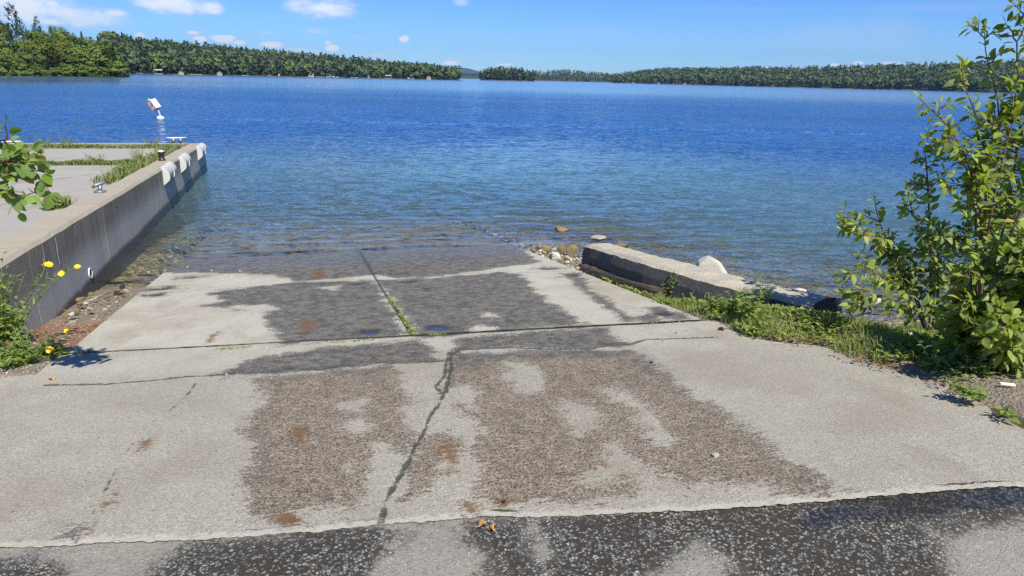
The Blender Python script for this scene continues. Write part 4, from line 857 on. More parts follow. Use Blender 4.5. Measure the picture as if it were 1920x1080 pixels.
shrub('sapling', 'tall sapling with open reddish top twigs at right edge', R2, [
    ([R2, at(1835, 500, 4.65), at(1850, 350, 4.65), at(1838, 240, 4.65), at(1810, 165, 4.6), at(1805, 130, 4.6)], .009),
    ([R2, at(1850, 480, 4.65), at(1870, 330, 4.7), at(1872, 200, 4.7), at(1850, 110, 4.7), at(1846, 58, 4.7)], .008),
    ([R2, at(1870, 480, 4.6), at(1900, 330, 4.6), at(1915, 200, 4.6), at(1905, 90, 4.6), at(1925, 40, 4.6), at(1900, 6, 4.6)], .009),
    ([R2, at(1830, 430, 4.6), at(1820, 320, 4.5), at(1780, 240, 4.5), at(1740, 200, 4.5), at(1722, 182, 4.5)], .009),
    ([R2, at(1840, 460, 4.6), at(1830, 350, 4.5), at(1790, 290, 4.5), at(1752, 265, 4.5), at(1738, 258, 4.5)], .009),
    ([R2, at(1900, 430, 4.5), at(1950, 320, 4.5), at(1975, 200, 4.5), at(1960, 60, 4.5), at(1950, -60, 4.5)], .013),
    ([R2, at(1850, 450, 4.55), at(1880, 300, 4.5), at(1900, 230, 4.5), at(1930, 180, 4.5)], .010)], 9.5, .22, .096, seed=8, gap=.034, tmin=.34, asp=.85, thin=.60)
R3 = at(1860, 690, 4.0); R3[2] = gz(R3[0], R3[1])
shrub('broad_leaved_bush', 'dense bush of large bright leaves at the lower right edge', R3, [
    ([R3, at(1845, 650, 3.95), at(1835, 600, 3.95), at(1825, 550, 3.95), at(1815, 520, 3.98)], .009),
    ([R3, at(1870, 620, 3.9), at(1872, 560, 3.9), at(1870, 510, 3.95), at(1865, 480, 3.95)], .010),
    ([R3, at(1900, 600, 3.8), at(1920, 540, 3.8), at(1925, 490, 3.85), at(1930, 440, 3.9)], .010),
    ([R3, at(1920, 640, 3.75), at(1950, 560, 3.7), at(1980, 480, 3.7)], .009),
    ([R3, at(1830, 660, 3.95), at(1815, 630, 3.95), at(1800, 600, 4.0), at(1790, 570, 4.05)], .007),
    ([R3, at(1880, 670, 3.8), at(1880, 640, 3.65), at(1890, 610, 3.6)], .006),
    ([R3, at(1825, 690, 4.0), at(1808, 680, 4.0), at(1795, 668, 4.05)], .006)], 34., .23, .092, seed=12, gap=.030, tmin=.10)
R4 = at(1925, 560, 5.3); R4[2] = gz(R4[0], R4[1])
shrub('back_bush', 'dark bush behind the tall sapling at right', R4, [
    ([R4, at(1900, 520, 5.3), at(1850, 430, 5.3), at(1815, 370, 5.3)], .010), ([R4, at(1900, 560, 5.), at(1860, 500, 4.9), at(1830, 460, 4.8), at(1800, 440, 4.8)], .010), ([R4, at(1915, 500, 4.9), at(1905, 430, 4.8), at(1880, 380, 4.8)], .010), ([R4, at(1905, 480, 5.3), at(1890, 400, 5.3), at(1880, 300, 5.3)], .010), ([R4, at(1870, 590, 5.2), at(1810, 545, 5.2), at(1775, 500, 5.2)], .008)], 15., .28, .080, seed=15, gap=.032, tmin=.1, dark=.08)
# overhanging branch at the left edge: its trunk stands outside the frame
T0_ = np.array([-3.7, 3.0, -.05]); T0_[2] = -.1
b1 = [at(-190, 330, 3.35), at(-60, 318, 3.35), at(40, 318, 3.35), at(84, 322, 3.35)]
shrub('young_tree', 'young tree with large serrated leaves reaching in from the left edge', T0_, [
    ([T0_, np.array([-3.72, 3.1, .6]), at(-190, 330, 3.35)], .02), (b1, .008), ([b1[0], at(-70, 345, 3.3), at(10, 358, 3.3), at(46, 372, 3.3)], .007), ([b1[0], at(-100, 290, 3.4), at(-20, 268, 3.4), at(18, 262, 3.4)], .007), ([b1[0], at(-90, 300, 3.3), at(0, 300, 3.3), at(52, 304, 3.3)], .006)],
    7.5, .15, .088, 'bigleaf', 21, .042, False, SLEAF, SLEAFT, .55, .55, 'tree')
# ------------------------------------------------------------------ herbs
def herb(name, label, root, n, h, spread, lsize, mat='weed', seed=3, tmpl=NARROW, cat='weed', group=None, nl=9, up=1., tri=LEAFT, cut=None):
    r = np.random.default_rng(seed); e = empty(name, root, label, cat, group); st = MB(); LB, LD, LU, LS, LT = [], [], [], [], []
    for i in range(n):
        a = r.random()*2*pi; q = spread*sqrt(r.random()); b = np.array([cos(a)*q, sin(a)*q, 0.]); hh = h*(.45+.6*r.random()); ln = b*.5+np.array([cos(a), sin(a), 0])*hh*.35*r.random()
        line = np.array([b*.6+ln*x*x+np.array([0, 0, hh*x]) for x in np.linspace(0, 1, 6)]); st.tube(line, np.linspace(.0032, .0014, 6), 4, False)
        for k in range(nl):
            t = (k+.6)/nl; p = line[min(int(t*5), 4)]*(1-(t*5) % 1)+line[min(int(t*5)+1, 5)]*((t*5) % 1); an = k*2.4+r.random(); d = np.array([cos(an), sin(an), .35*up+.3*r.normal()])
            LB.append(p); LD.append(d); LU.append(np.array([0, 0, 1.])+.3*r.normal(size=3)); LS.append(lsize*(.5+.7*r.random())*(1.15-.5*t)); LT.append(np.clip(.5+.25*r.normal(), 0, .98))
    st.build('stems', MAT['stemgreen'], e); leafobj('leaves', [leaves(LB, LD, LU, LS, LT, tmpl, tri)], MAT[mat], e); return e
def ver(u, v):
    p = onr(u, v)
    for _ in range(4): p = onz(u, v, gz(p[0], p[1]))
    return p
HW = [((1262, 566), 3, .34, 'tall thin weed against the dark face of the low wall', 1), ((1296, 570), 3, .27, 'thin weed with narrow leaves right of the tallest wall weed', 2), ((1228, 548), 4, .12, 'low weed where the wall footing meets the grass', 3), ((1320, 572), 2, .22, 'single weed stalk halfway along the low wall', 4),
      ((1372, 588), 5, .22, 'bushy weed in front of the low wall middle', 5), ((1425, 590), 6, .34, 'tall dense weed rising above the low wall top', 6), ((1402, 596), 6, .22, 'reddish green weed beside the tall dense weed', 7), ((1452, 594), 4, .24, 'weed with thin stalks near the wall end', 8), ((1340, 585), 5, .16, 'short weed in the grass below the wall', 9)]
for (u, v), n, h, lab, sd in HW: herb('tall_weed', lab, ver(u, v), n*2, h, .07, .075, seed=sd, nl=14, tmpl=LEAF*np.array([1, .55, 1]))
for i in range(30):
    k = i/29; u = 1240+325*k**.7+random.gauss(0, 8); v = 556+44*k+random.uniform(-2, 16); p_ = ver(u, v); c_, s_ = cs(p_)
    if c_ < 3.18: continue
    herb('verge_weed', 'leafy green weed in the row below the low wall', p_, random.randint(6, 10), random.uniform(.06, .10)+.07*k, .11, random.uniform(.045, .07), seed=200+i, nl=9, tmpl=LEAF*np.array([1, random.choice((.5, .7, .9)), 1]), group='weeds in the row below the low wall')
for i in range(26):
    u = random.uniform(1745, 1905); v = random.uniform(628, 690)+(u-1640)*.05; p_ = ver(u, v)
    herb('undergrowth_plant', 'broad leaved plant in the undergrowth below the bushes', p_, random.randint(5, 9), random.uniform(.07, .2), .10, random.uniform(.05, .085), seed=300+i, nl=8, tmpl=LEAF, group='undergrowth plants below the bushes')
for i, (u, v, lab) in enumerate(((1890, 780, 'small green rosette plant on the mossy corner'), (1800, 735, 'leafy green patch on bare soil beside the apron'), (1835, 748, 'leafy rosette at the edge of the apron left of the moss'))):
    herb('rosette_plant', lab, onz(u, v, .02), 5 if i else 3, .05, .07, .055, seed=30+i, nl=7, tmpl=LEAF, cat='plant')
bp_ = onr(20, 660)
herb('leafy_weed', 'dense leafy green weed at the lower left edge', pock(48, 668), 44, .17, .20, .07, seed=41, nl=10, tmpl=LEAF*np.array([1, .6, 1]))
herb('leafy_weed', 'taller shaded weed at the left edge under the pier wall', pock(8, 640), 40, .46, .20, .09, seed=42, nl=11, tmpl=LEAF*np.array([1, .7, 1]))
herb('leafy_weed', 'low bright weed spilling over the gravel at left', pock(20, 682), 40, .12, .20, .07, seed=43, nl=9, tmpl=LEAF*np.array([1, .55, 1]))
herb('leafy_weed', 'grassy tuft beside the ramp edge at lower left', pock(100, 664), 26, .12, .10, .06, seed=44, nl=7)
herb('leafy_weed', 'sparse sprig on the concrete corner at lower left', onr(160, 662), 5, .05, .06, .035, seed=45, nl=6)
herb('leafy_weed', 'small sprig at the foot of the pier wall', pock(95, 590), 5, .06, .04, .04, seed=46, nl=6)
for k, (u, v) in enumerate(((-8, 600), (-5, 560))): herb('leafy_weed', ('tall weed leaning in at the left edge by the pier', 'uppermost weed at the left edge against the pier wall')[k], pock(-10, 640)+np.array([-.02, .1*k, 0]), 12, .62+.16*k, .12, .095, seed=47+k, nl=12, tmpl=LEAF*np.array([1, .6, 1]))
def flower_head(mb_p, mb_c, c, n, r, rg):
    n = norm(n); a = norm(np.cross(n, [0.3, .9, .1])); b = np.cross(n, a)
    for lay, (k, rr, tl) in enumerate(((15, 1., .2), (12, .72, .5), (8, .45, .8))):
        for i in range(k):
            th = i*2*pi/k+lay*.3+.1*rg.random(); d = a*cos(th)+b*sin(th); s = np.cross(n, d); L = r*rr*(.85+.3*rg.random())
            mb_p.add([c-s*r*.10, c+s*r*.10, c+d*L*.7+s*r*.16+n*L*tl*.4, c+d*L+n*L*tl*.45, c+d*L*.7-s*r*.16+n*L*tl*.4], [(0, 1, 2, 3, 4)])
    mb_c.lathe([(r*.12, -.5*r), (r*.34, -.35*r), (r*.36, -.05*r), (r*.15, .0)], c, 8, np.stack([a, b, n], 1))
def wildflower(label, root, stalks, buds, seed):
    rg = np.random.default_rng(seed); e = empty('yellow_wildflower', root, label, 'flower'); st = MB()
    for pts, r0 in stalks: st.tube(bez(pts, 9)-root, np.linspace(r0, r0*.5, 9), 5)
    st.build('stem', MAT['stemgreen'], e, True); LB = []; LD = []
    for pts, r0 in stalks:
        l = bez(pts, 9)
        for i in range(1, 7, 1): LB.append(l[i]-root); LD.append(rg.normal(size=3)*[1, 1, .3]+[0, 0, .4])
    n = len(LB); leafobj('leaves', [leaves(LB, LD, np.tile([0, 0, 1.], (n, 1)), .03+.05*rg.random(n), .5+.3*rg.random(n), NARROW)], MAT['weed'], e)
    for c, r in buds:
        p_, c_ = MB(), MB(); flower_head(p_, c_, c-root, np.array([.25, -.6, .75])+.2*rg.normal(size=3), r, rg); f = p_.build('flower', MAT['petal'], e); c_.build('calyx', MAT['stemgreen'], f)
    return e
fr = pock(30, 640); fz = 5.35
fq = lambda u, v: at(u, v, 5.1)
wildflower('tall yellow wildflower with three blooms leaning in front of the pier wall', fr, [([fr, fq(38, 590), fq(65, 535), fq(88, 500), fq(92, 496)], .006), ([fr, fq(45, 600), fq(85, 545), fq(120, 515), fq(145, 500)], .006), ([fq(85, 545), fq(95, 530), fq(115, 513)], .003), ([fq(62, 540), fq(80, 515), fq(82, 488)], .003), ([fq(70, 565), fq(88, 530), fq(84, 500), fq(80, 484)], .003), ([fq(112, 520), fq(125, 510), fq(133, 500)], .002)], [(fq(91, 496), .034), (fq(145, 500), .026), (fq(115, 513), .026)], 3)
for i, (u, v, u2, v2, r, lab) in enumerate(((124, 620, 122, 634, .020, 'single yellow bloom on the litter beside the leaf shadow'), (93, 656, 90, 672, .026, 'yellow bloom in the tuft next to the apron corner'), (158, 659, 156, 666, .018, 'yellow bloom lying low on the concrete corner'), (16, 600, 18, 630, .022, 'yellow bloom half hidden in the left weeds'))):
    r0 = pock(u2, v2); d = r0[1]; wildflower(lab, r0, [([r0, (r0+at(u, v, d))/2+[.01, 0, 0], at(u, v, d)], .0035)], [(at(u, v, d), r)], 60+i)
# ------------------------------------------------------------------ grass
def blades(P_, h, lean, tint, wd):
    n = len(P_); r = rng; a = r.random(n)*2*pi; d = np.stack([np.cos(a), np.sin(a), 0*a], 1); s = np.stack([-np.sin(a), np.cos(a), 0*a], 1)*(wd*(.6+.8*r.random(n)))[:, None]
    h = np.asarray(h)[:, None]; L = lean*(.3+1.1*r.random(n))[:, None]; z = np.array([0, 0, 1.])
    m = P_+d*h*L*.3+z*h*.55; t = P_+d*h*L+z*h*(1-.25*L)
    v = np.stack([P_-s, P_+s, m-s*.8, m+s*.8, t], 1).reshape(-1, 3); k = np.arange(n)[:, None]*5
    f = np.concatenate([k+np.array([[0, 1, 3]]), k+np.array([[0, 3, 2]]), k+np.array([[2, 3, 4]])], 1).reshape(-1, 3)
    return v, f, np.repeat(np.clip(tint, 0, 1), 3)
def scatter_verge(n, fn):
    X = rng.uniform(.9, 6.5, n*6); Y = rng.uniform(2.2, 8.5, n*6); c, s = tocs(X, Y); sd = verge_sd(c, s); dl = shore(X, Y)
    k = fn(X, Y, c, s, sd, dl) > rng.random(len(X)); X, Y = X[k][:n], Y[k][:n]; return np.stack([X, Y, verge_z(X, Y)-.004], 1), sd[k][:n]
def gd(X, Y, c, s, sd, dl):
    w_ = segd(X, Y, [tuple(q[:2]) for q in path[::4]]); wallside = np.where((X-Y*0 > -9), 1, 0)
    soil = sm(s, 2.9, 3.5)                                    # bare soil close to the camera under the bush
    return sm(sd+.10*(vn(c*6, s*6)-.5), .0, .10)*(dl > .25)*(.15+.85*vn(c*4+2, s*4))*soil*np.where(sd > 1.3, .35, 1)*sm(-c, -6, -4.6)*(s < 7.3)*np.where(X > 1.9+.0*Y, 1, np.where(s < 6.3, 1, .5))
Pg, sdg = scatter_verge(42000, gd); n = len(Pg); tn = .45+.5*(vn(Pg[:, 0]*2.4, Pg[:, 1]*2.4)-.5)+.2*rng.normal(size=n); tn = np.where(rng.random(n) < .12, 1., np.minimum(tn, .9))
v, f, t_ = blades(Pg, .025+.075*rng.random(n)*(.5+vn(Pg[:, 0]*3, Pg[:, 1]*3)), .75, tn, .0028)
def gd2(X, Y, c, s, sd, dl): return sm(sd, -.02, .06)*(dl > .25)*sm(vn(c*5+9, s*5+3), .40, .7)*sm(s, 2.6, 3.0)*(s < 6.6)*np.where(sd > .9, .25, 1)
Pl, _ = scatter_verge(20000, gd2); m_ = len(Pl); a = rng.random(m_)*6.28
lv = leaves(Pl+np.stack([0*a, 0*a, .01+.05*rng.random(m_)], 1), np.stack([np.cos(a), np.sin(a), .35+.3*rng.random(m_)], 1), np.tile([0, 0, 1.], (m_, 1))+.3*rng.normal(size=(m_, 3)), .02+.035*rng.random(m_), np.clip(.5+.25*rng.normal(size=m_), 0, 1), LEAF)
tag(leafobj('grass', [(v, f, t_), lv], MAT['grass'], kind='stuff'), 'short bright green grass along the right edge of the concrete', 'grass')
# moss pad and leaf litter
mo = [onz(*q, .02) for q in ((1842, 768), (1850, 748), (1872, 750), (1900, 772), (1960, 800), (1985, 840), (1925, 812), (1880, 790), (1845, 782))]; c0 = np.mean(mo, 0); mb = MB(); k = len(mo)
mo = [np.array([p[0], p[1], gz(p[0], p[1])-.01]) for p in mo]; c0 = np.mean(mo, 0); vv = [p for p in mo]+[c0+(p-c0)*.93+[0, 0, .016] for p in mo]+[c0+(p-c0)*.5+[0, 0, .02+.008*random.random()] for p in mo]+[c0+[0, 0, .024]]
mb.add(vv, [(i, (i+1) % k, (i+1) % k+k, i+k) for i in range(k)]+[(i+k, (i+1) % k+k, (i+1) % k+2*k, i+2*k) for i in range(k)]+[(i+2*k, (i+1) % k+2*k, 3*k) for i in range(k)])
mm = mb.mesh('moss', MAT['moss'], True); o = obj('moss', mm); sb = o.modifiers.new('s', 'SUBSURF'); sb.levels = sb.render_levels = 3; tag(o, 'cushion of olive moss on the right corner of the apron', 'moss', kind='stuff')
def litter_strip(n, us, vs):
    B = []; 
    for i in range(n):
        k = random.random(); p = onr(us[0]*(1-k)+us[1]*k+random.gauss(0, 6), vs[0]*(1-k)+vs[1]*k+random.gauss(0, 3)); p[2] += .03+.012*random.random(); B.append(p)
    a = rng.random(n)*6.28; return leaves(B, np.stack([np.cos(a), np.sin(a), .1*rng.normal(size=n)], 1), np.tile([0, 0, 1.], (n, 1))+.4*rng.normal(size=(n, 3)), .025+.03*rng.random(n), rng.random(n), NARROW)
tag(leafobj('leaf_litter', [litter_strip(90, (1430, 1550), (636, 650)), litter_strip(60, (1560, 1700), (664, 706)), litter_strip(60, (1740, 1840), (722, 765))], MAT['litter'], kind='stuff'), 'dry brown leaf litter along the edge of the concrete', 'litter')
# plants in the ramp joints
def joint_plants(name, pts, n, lab, sz=.022):
    L = [rcs(*q) for q in pts]; B = []
    for i in range(n):
        k = random.random()*(len(L)-1); j = int(k); f_ = k-j; c = L[j][0]*(1-f_)+L[j+1][0]*f_+random.gauss(0, .012); s = L[j][1]*(1-f_)+L[j+1][1]*f_+random.gauss(0, .012); B.append(W(c, s, zr(s)-.008+.018*random.random()))
    a = rng.random(n)*6.28; o = leafobj(name, [leaves(B, np.stack([np.cos(a), np.sin(a), .5+.5*rng.random(n)], 1), np.tile([0, 0, 1.], (n, 1))+.4*rng.normal(size=(n, 3)), sz*(.6+.8*rng.random(n)), np.clip(.62+.2*rng.normal(size=n), 0, 1), LEAF)], MAT['weed'])
    return tag(o, lab, 'weed')
joint_plants('joint_weed', [(776, 630), (768, 614), (756, 600), (750, 592)], 170, 'longer green weed strip in the centre joint of the ramp'); joint_plants('joint_weed', [(747, 583), (738, 570), (729, 560)], 110, 'upper small weed patch in the centre joint of the ramp')
joint_plants('joint_weed', [(806, 630), (835, 628)], 60, 'green weed tuft just right of the joint crossing', .02); joint_plants('joint_weed', [(405, 656), (440, 654), (475, 652)], 90, 'green weed line in the cross joint at left', .016)
joint_plants('joint_weed', [(625, 644), (650, 641), (675, 640), (705, 638)], 70, 'sparse weed line left of the joint crossing', .016); joint_plants('joint_weed', [(1215, 607), (1228, 606), (1285, 603)], 40, 'tiny weeds in the cross joint near the right pothole', .016)
# pier vegetation
def pierband(pts, n, h, wid, hn=.5):
    L = [pcs(*q, DZ) for q in pts]; k = rng.random(n)*(len(L)-1); j = k.astype(int); f_ = k-j; L = np.array(L); C_ = L[j]*(1-f_)[:, None]+L[j+1]*f_[:, None]+rng.normal(size=(n, 2))*wid
    ok = C_[:, 0] < WIN-.02; C_ = C_[ok]; p = CD[None]*C_[:, :1]+HD[None]*C_[:, 1:]; p[:, 2] = pz(C_[:, 1])+DZ-.01
    hh = h*(.35+.9*rng.random(len(p)))*(.5+vn(C_[:, 0]*2.2, C_[:, 1]*2.2)); return blades(p, hh, .8, np.where(rng.random(len(p)) < .3, .97, np.clip(.45+.25*rng.normal(size=len(p)), 0, .9)), .008), p
G1, p1_ = pierband([(0, 277), (120, 277), (240, 277), (315, 277)], 4200, .10, .15); G2, _ = pierband([(60, 308), (150, 307), (230, 306), (285, 300)], 3600, .09, .12); G3, _ = pierband([(205, 345), (245, 322), (300, 296), (335, 274)], 3200, .13, .13)
tag(leafobj('grass', [G1], MAT['drygrass'], kind='stuff'), 'strip of dry green grass along the far kerb of the pier', 'grass'); tag(leafobj('grass', [G2], MAT['drygrass'], kind='stuff'), 'strip of grass in the joint between the pier deck slabs', 'grass'); tag(leafobj('grass', [G3], MAT['drygrass'], kind='stuff'), 'tall yellowing grass behind the pier wall', 'grass')
G4, _ = pierband([(110, 390), (122, 384)], 260, .16, .05); tag(leafobj('grass', [G4], MAT['drygrass'], kind='stuff'), 'pale green tuft behind the near pier wall', 'grass')
for i, (u, v, h, lab) in enumerate(((98, 392, .15, 'dark dry weed beside the pale tuft on the pier'), (125, 275, .28, 'round green bush in the far pier grass'), (182, 305, .2, 'dense green bush in the middle of the pier joint'), (285, 277, .26, 'dark green bush near the far pier corner'), (88, 275, .22, 'second green bush along the far pier kerb'), (262, 298, .26, 'green weed clump behind the pier wall bollard'), (230, 326, .16, 'sprawling weed where the pier joint meets the wall'))):
    herb('pier_weed', lab, onpier(u, v, DZ), 14, h, .18, .07, seed=70+i, nl=9, tmpl=LEAF)
# ================================================================== FAR SHORES
def cards(cen, size, r, upbias=.3, flat=1., tint=None, out=None):
    n = len(cen); nn = norm(r.normal(size=(n, 3))+np.array([0, 0, upbias])) if out is None else norm(.55*r.normal(size=(n, 3))+1.5*norm(out)+np.array([0, 0, .25])); a = norm(np.cross(nn, r.normal(size=(n, 3)))); b = np.cross(nn, a); s = (size*(.6+.8*r.random(n)))[:, None]
    v = np.stack([cen-a*s-b*s*.6, cen+a*s-b*s*.7, cen+a*s*.7+b*s, cen-a*s*.8+b*s*.7], 1); v[:, :, 2] = cen[:, None, 2]+(v[:, :, 2]-cen[:, None, 2])*flat
    return v.reshape(-1, 3), np.arange(4*n).reshape(n, 4), tint if tint is not None else r.random(n)
def broad(seed, nc, per, q, sq=1.):
    r = np.random.default_rng(seed); P_ = []; T_ = []; O_ = []
    for i in range(nc):
        a = r.random()*2*pi; h = r.random(); rad = .42*(sin(pi*(.12+.80*h)))**.7*(.55+.45*r.random()); c = np.array([rad*cos(a), rad*sin(a), .16+.76*h+.05*r.normal()]); k = norm(r.normal(size=(per, 3)))*(.13+.05*r.random())*(.65+.35*r.random((per, 1))); P_.append(c+k*[1, 1, .8]); O_.append(.7*norm(k)+1.3*norm(c-[0, 0, .42])); T_.append(np.clip(.3*r.random()+.15+.5*r.random(per), 0, 1))
    return cards(np.concatenate(P_)*[sq, sq, 1], q, r, .5, 1., np.concatenate(T_), np.concatenate(O_))
def pine(seed, whorls, per, q, lo=.28, open_=1., w=.27):
    r = np.random.default_rng(seed); P_ = []; T_ = []
    for i in range(whorls):
        h = lo+(1-lo)*(i+.3*r.random())/whorls; L = w*(1-((h-lo)/(1-lo))**1.6)+.045
        for b in range(r.integers(4, 7)):
            a = r.random()*6.28; l = L*(.45+.75*r.random()); m = max(2, int(per*l/w)); t = .25+.75*r.random(m)**.6
            P_.append(np.stack([np.cos(a)*l*t, np.sin(a)*l*t, h+.12*l*t*t+.012*r.normal(size=m)], 1)+.018*open_*r.normal(size=(m, 3))); T_.append(np.clip(.25*r.random()+.6*r.random(m), 0, 1))
    P_.append(np.stack([0*np.arange(4), 0*np.arange(4), np.linspace(.93, 1., 4)], 1)); T_.append(np.full(4, .5))
    return cards(np.concatenate(P_), q, r, 1.1, .45, np.concatenate(T_))
def spruce(seed, n, q):
    r = np.random.default_rng(seed); h = .06+.94*r.random(n)**1.15; lay = (h*14) % 1; rad = .20*(1-h)**.85*(.55+.5*(1-lay))+.008; a = r.random(n)*6.28; k = .45+.55*r.random(n)
    return cards(np.stack([rad*k*np.cos(a), rad*k*np.sin(a), h-.02*k], 1), q, r, .8, .6)
def cmesh(name, g, mat): v, f, t_ = g; return mesh(name, v, f, MAT[mat], False, None, dict(tint=t_))
def trunkmesh(top, r0): mb = MB(); mb.tube([(0, 0, -.06), (.004, 0, .3), (-.004, .005, .6), (0, 0, top)], [r0, r0*.8, r0*.5, r0*.2], 6); return mb.mesh('trunk', MAT['bark'], True)
TK = {'broad': trunkmesh(.75, .022), 'pine': trunkmesh(.97, .016), 'spruce': trunkmesh(.95, .014)}
TP = {'broad': [cmesh('crown', broad(i, 34, 46, .026), 'broadleaf') for i in range(5)], 'yellow': [cmesh('crown', broad(9, 34, 46, .026), 'yellowgreen')], 'pine': [cmesh('crown', pine(i, 16, 26, .020), 'conifer') for i in range(4)],
      'spruce': [cmesh('crown', spruce(i, 1100, .020), 'conifer') for i in range(3)], 'lone': [cmesh('crown', pine(41, 13, 34, .022, .30, .8, .36), 'conifer')], 'shrub': [cmesh('crown', broad(20+i, 20, 40, .045, 1.5), 'broadleaf') for i in range(2)]}
def tree(kind, p, h, wd, label, group, name=None):
    e = empty(name or {'broad': 'broadleaf_tree', 'yellow': 'broadleaf_tree', 'pine': 'pine_tree', 'lone': 'pine_tree', 'spruce': 'spruce_tree', 'shrub': 'shore_shrub'}[kind], p, label, 'tree' if kind != 'shrub' else 'shrub', group, random.random()*6.28); e.scale = (h*wd, h*wd, h)
    obj('trunk', TK[{'yellow': 'broad', 'lone': 'pine', 'shrub': 'broad'}.get(kind, kind)], e); obj('crown', random.choice(TP[kind]), e); return e
def azel(u, v=140): d = ray(u, v); return atan2(d[0], d[1])
def polar(u, dist, z): a = azel(u); return np.array([sin(a)*dist, cos(a)*dist, z])
def ztop(u, v, dist): d = ray(u, v); return H+d[2]*dist/hypot(d[0], d[1])
def interp(u, tab): x, y = zip(*tab); return float(np.interp(u, x, y))
# --- near headland on the left
HTOP = [(-120, 20), (0, 42), (40, 44), (75, 44), (110, 46), (150, 56), (180, 62), (200, 72), (215, 88), (228, 108), (238, 122)]
def hd(u): return 285+.17*u                 # distance of its shore
hgrid_u = np.linspace(-260, 240, 40); rows_ = [0, 3, 10, 25, 50, 90, 140]; v = []
for j, dd in enumerate(rows_):
    for u in hgrid_u:
        hh = (-3.5, .5, 1.8, 4.5, 8.5, 12, 9)[j]*float(sm(238-u, -2, 130)*.9+.1) if j else -3.5; v.append(polar(u, hd(u)+dd+(6*vn(u*.07, 3.)-3 if j else 0), WZ+hh))
tag(obj('headland', mesh('headland', v, grid(hgrid_u, rows_), MAT['hill'], True)), 'wooded headland ground on the near left shore', 'land', kind='structure')
def hland(u, dd):
    k = float(sm(238-u, -2, 130)*.9+.1); return WZ+k*float(np.interp(dd, rows_, (-3.5, .5, 1.8, 4.5, 8.5, 12, 9)))
LABH = {'broad': ('rounded green broadleaf tree in the wooded headland on the left shore', 'broadleaf trees on the near headland'), 'pine': ('dark pine in the wooded headland on the left shore', 'pines on the near headland'), 'spruce': ('pointed spruce in the wooded headland on the left shore', 'spruces on the near headland'), 'shrub': ('low green shrub at the waterline of the left headland', 'shrubs at the foot of the near headland')}
def hplace(kind, u, dd, vtop, wd=1., lab=None):
    D = hd(u)+dd; z = hland(u, dd); h = max(2.2, ztop(u, vtop, D)-z); l, g_ = LABH.get(kind, (None, None)); a_ = azel(u, (vtop+138)/2); return tree(kind, np.array([sin(a_)*D, cos(a_)*D, z]), h, wd, lab or l, g_ if not lab else None)
for u in np.arange(-60, 232, 13.): hplace('shrub', u+random.uniform(-3, 3), random.uniform(1.2, 4), random.uniform(118, 129), random.uniform(.9, 1.4))
for u in np.arange(-70, 226, 22.): hplace(random.choice(('broad', 'broad', 'broad', 'broad', 'spruce' if u > 60 else 'broad')), u+random.uniform(-4, 4), random.uniform(7, 14), random.uniform(88, 101) if u < 200 else 108, random.uniform(1.05, 1.35))
for u in np.arange(-75, 222, 21.): hplace(random.choice(('broad', 'broad', 'pine', 'broad')), u+random.uniform(-4, 4), random.uniform(22, 32), max(interp(u, HTOP)+14, random.uniform(70, 82)), random.uniform(1., 1.3))
for u in np.arange(-80, 220, 18.): hplace(random.choice(('broad', 'pine', 'spruce', 'broad')), u+random.uniform(-4, 4), random.uniform(44, 60), interp(u, HTOP)+random.uniform(6, 16), random.uniform(.8, 1.))
for u in np.arange(-80, 214, 15.): hplace(random.choice(('pine', 'broad', 'pine', 'spruce', 'broad')), u+random.uniform(-4, 4), random.uniform(78, 95), interp(u, HTOP)+random.uniform(-2, 8), random.uniform(.75, .95))
hplace('lone', 29, 70, 4, .62, 'tallest lone pine with open layered crown on the headland ridge'); hplace('pine', 0, 72, 14, .7, 'tall pine cut by the left edge behind the headland'); hplace('pine', 75, 80, 30, .6, 'small dark pine poking above the headland ridge')
hplace('yellow', 80, 16, 68, .95, 'yellow green broadleaf tree amid the headland wood'); hplace('yellow', 118, 15, 77, .9, 'second yellow green crown just right of the yellowest tree'); hplace('broad', 184, 9, 82, 1.1, 'largest rounded broadleaf at the headland tip'); hplace('spruce', 214, 7, 84, 1.1, 'dark spruce right at the tip of the headland'); hplace('pine', 204, 18, 76, .9, 'dark pine just behind the headland tip')
# --- farther shores
SHORES = {  # u, distance, skyline row
 'far left shore': [(200, 640, 57), (240, 660, 62), (262, 670, 70), (300, 690, 73), (340, 700, 75), (400, 720, 82), (480, 750, 90), (560, 780, 96), (600, 800, 100), (660, 830, 106), (690, 850, 108), (720, 860, 111), (760, 870, 115), (800, 880, 118), (830, 890, 124), (850, 895, 131), (862, 900, 139)],
 'wooded island': [(900, 1180, 139), (906, 1175, 131), (920, 1170, 128), (960, 1170, 129), (985, 1170, 132), (1003, 1170, 137)],
 'middle far shore': [(985, 2100, 135), (1020, 2050, 132.5), (1060, 2000, 130.5), (1100, 1950, 133.5), (1140, 1900, 138), (1180, 1800, 137), (1225, 1700, 135), (1260, 1650, 132)],
 'right shore': [(1150, 1350, 147), (1180, 1330, 141), (1215, 1300, 136), (1240, 1280, 131), (1265, 1260, 129), (1300, 1240, 127), (1370, 1200, 128), (1440, 1180, 127), (1530, 1150, 126), (1600, 1120, 122), (1680, 1100, 121), (1780, 1060, 119), (1850, 1030, 116), (1960, 1000, 110), (2080, 960, 105)]}
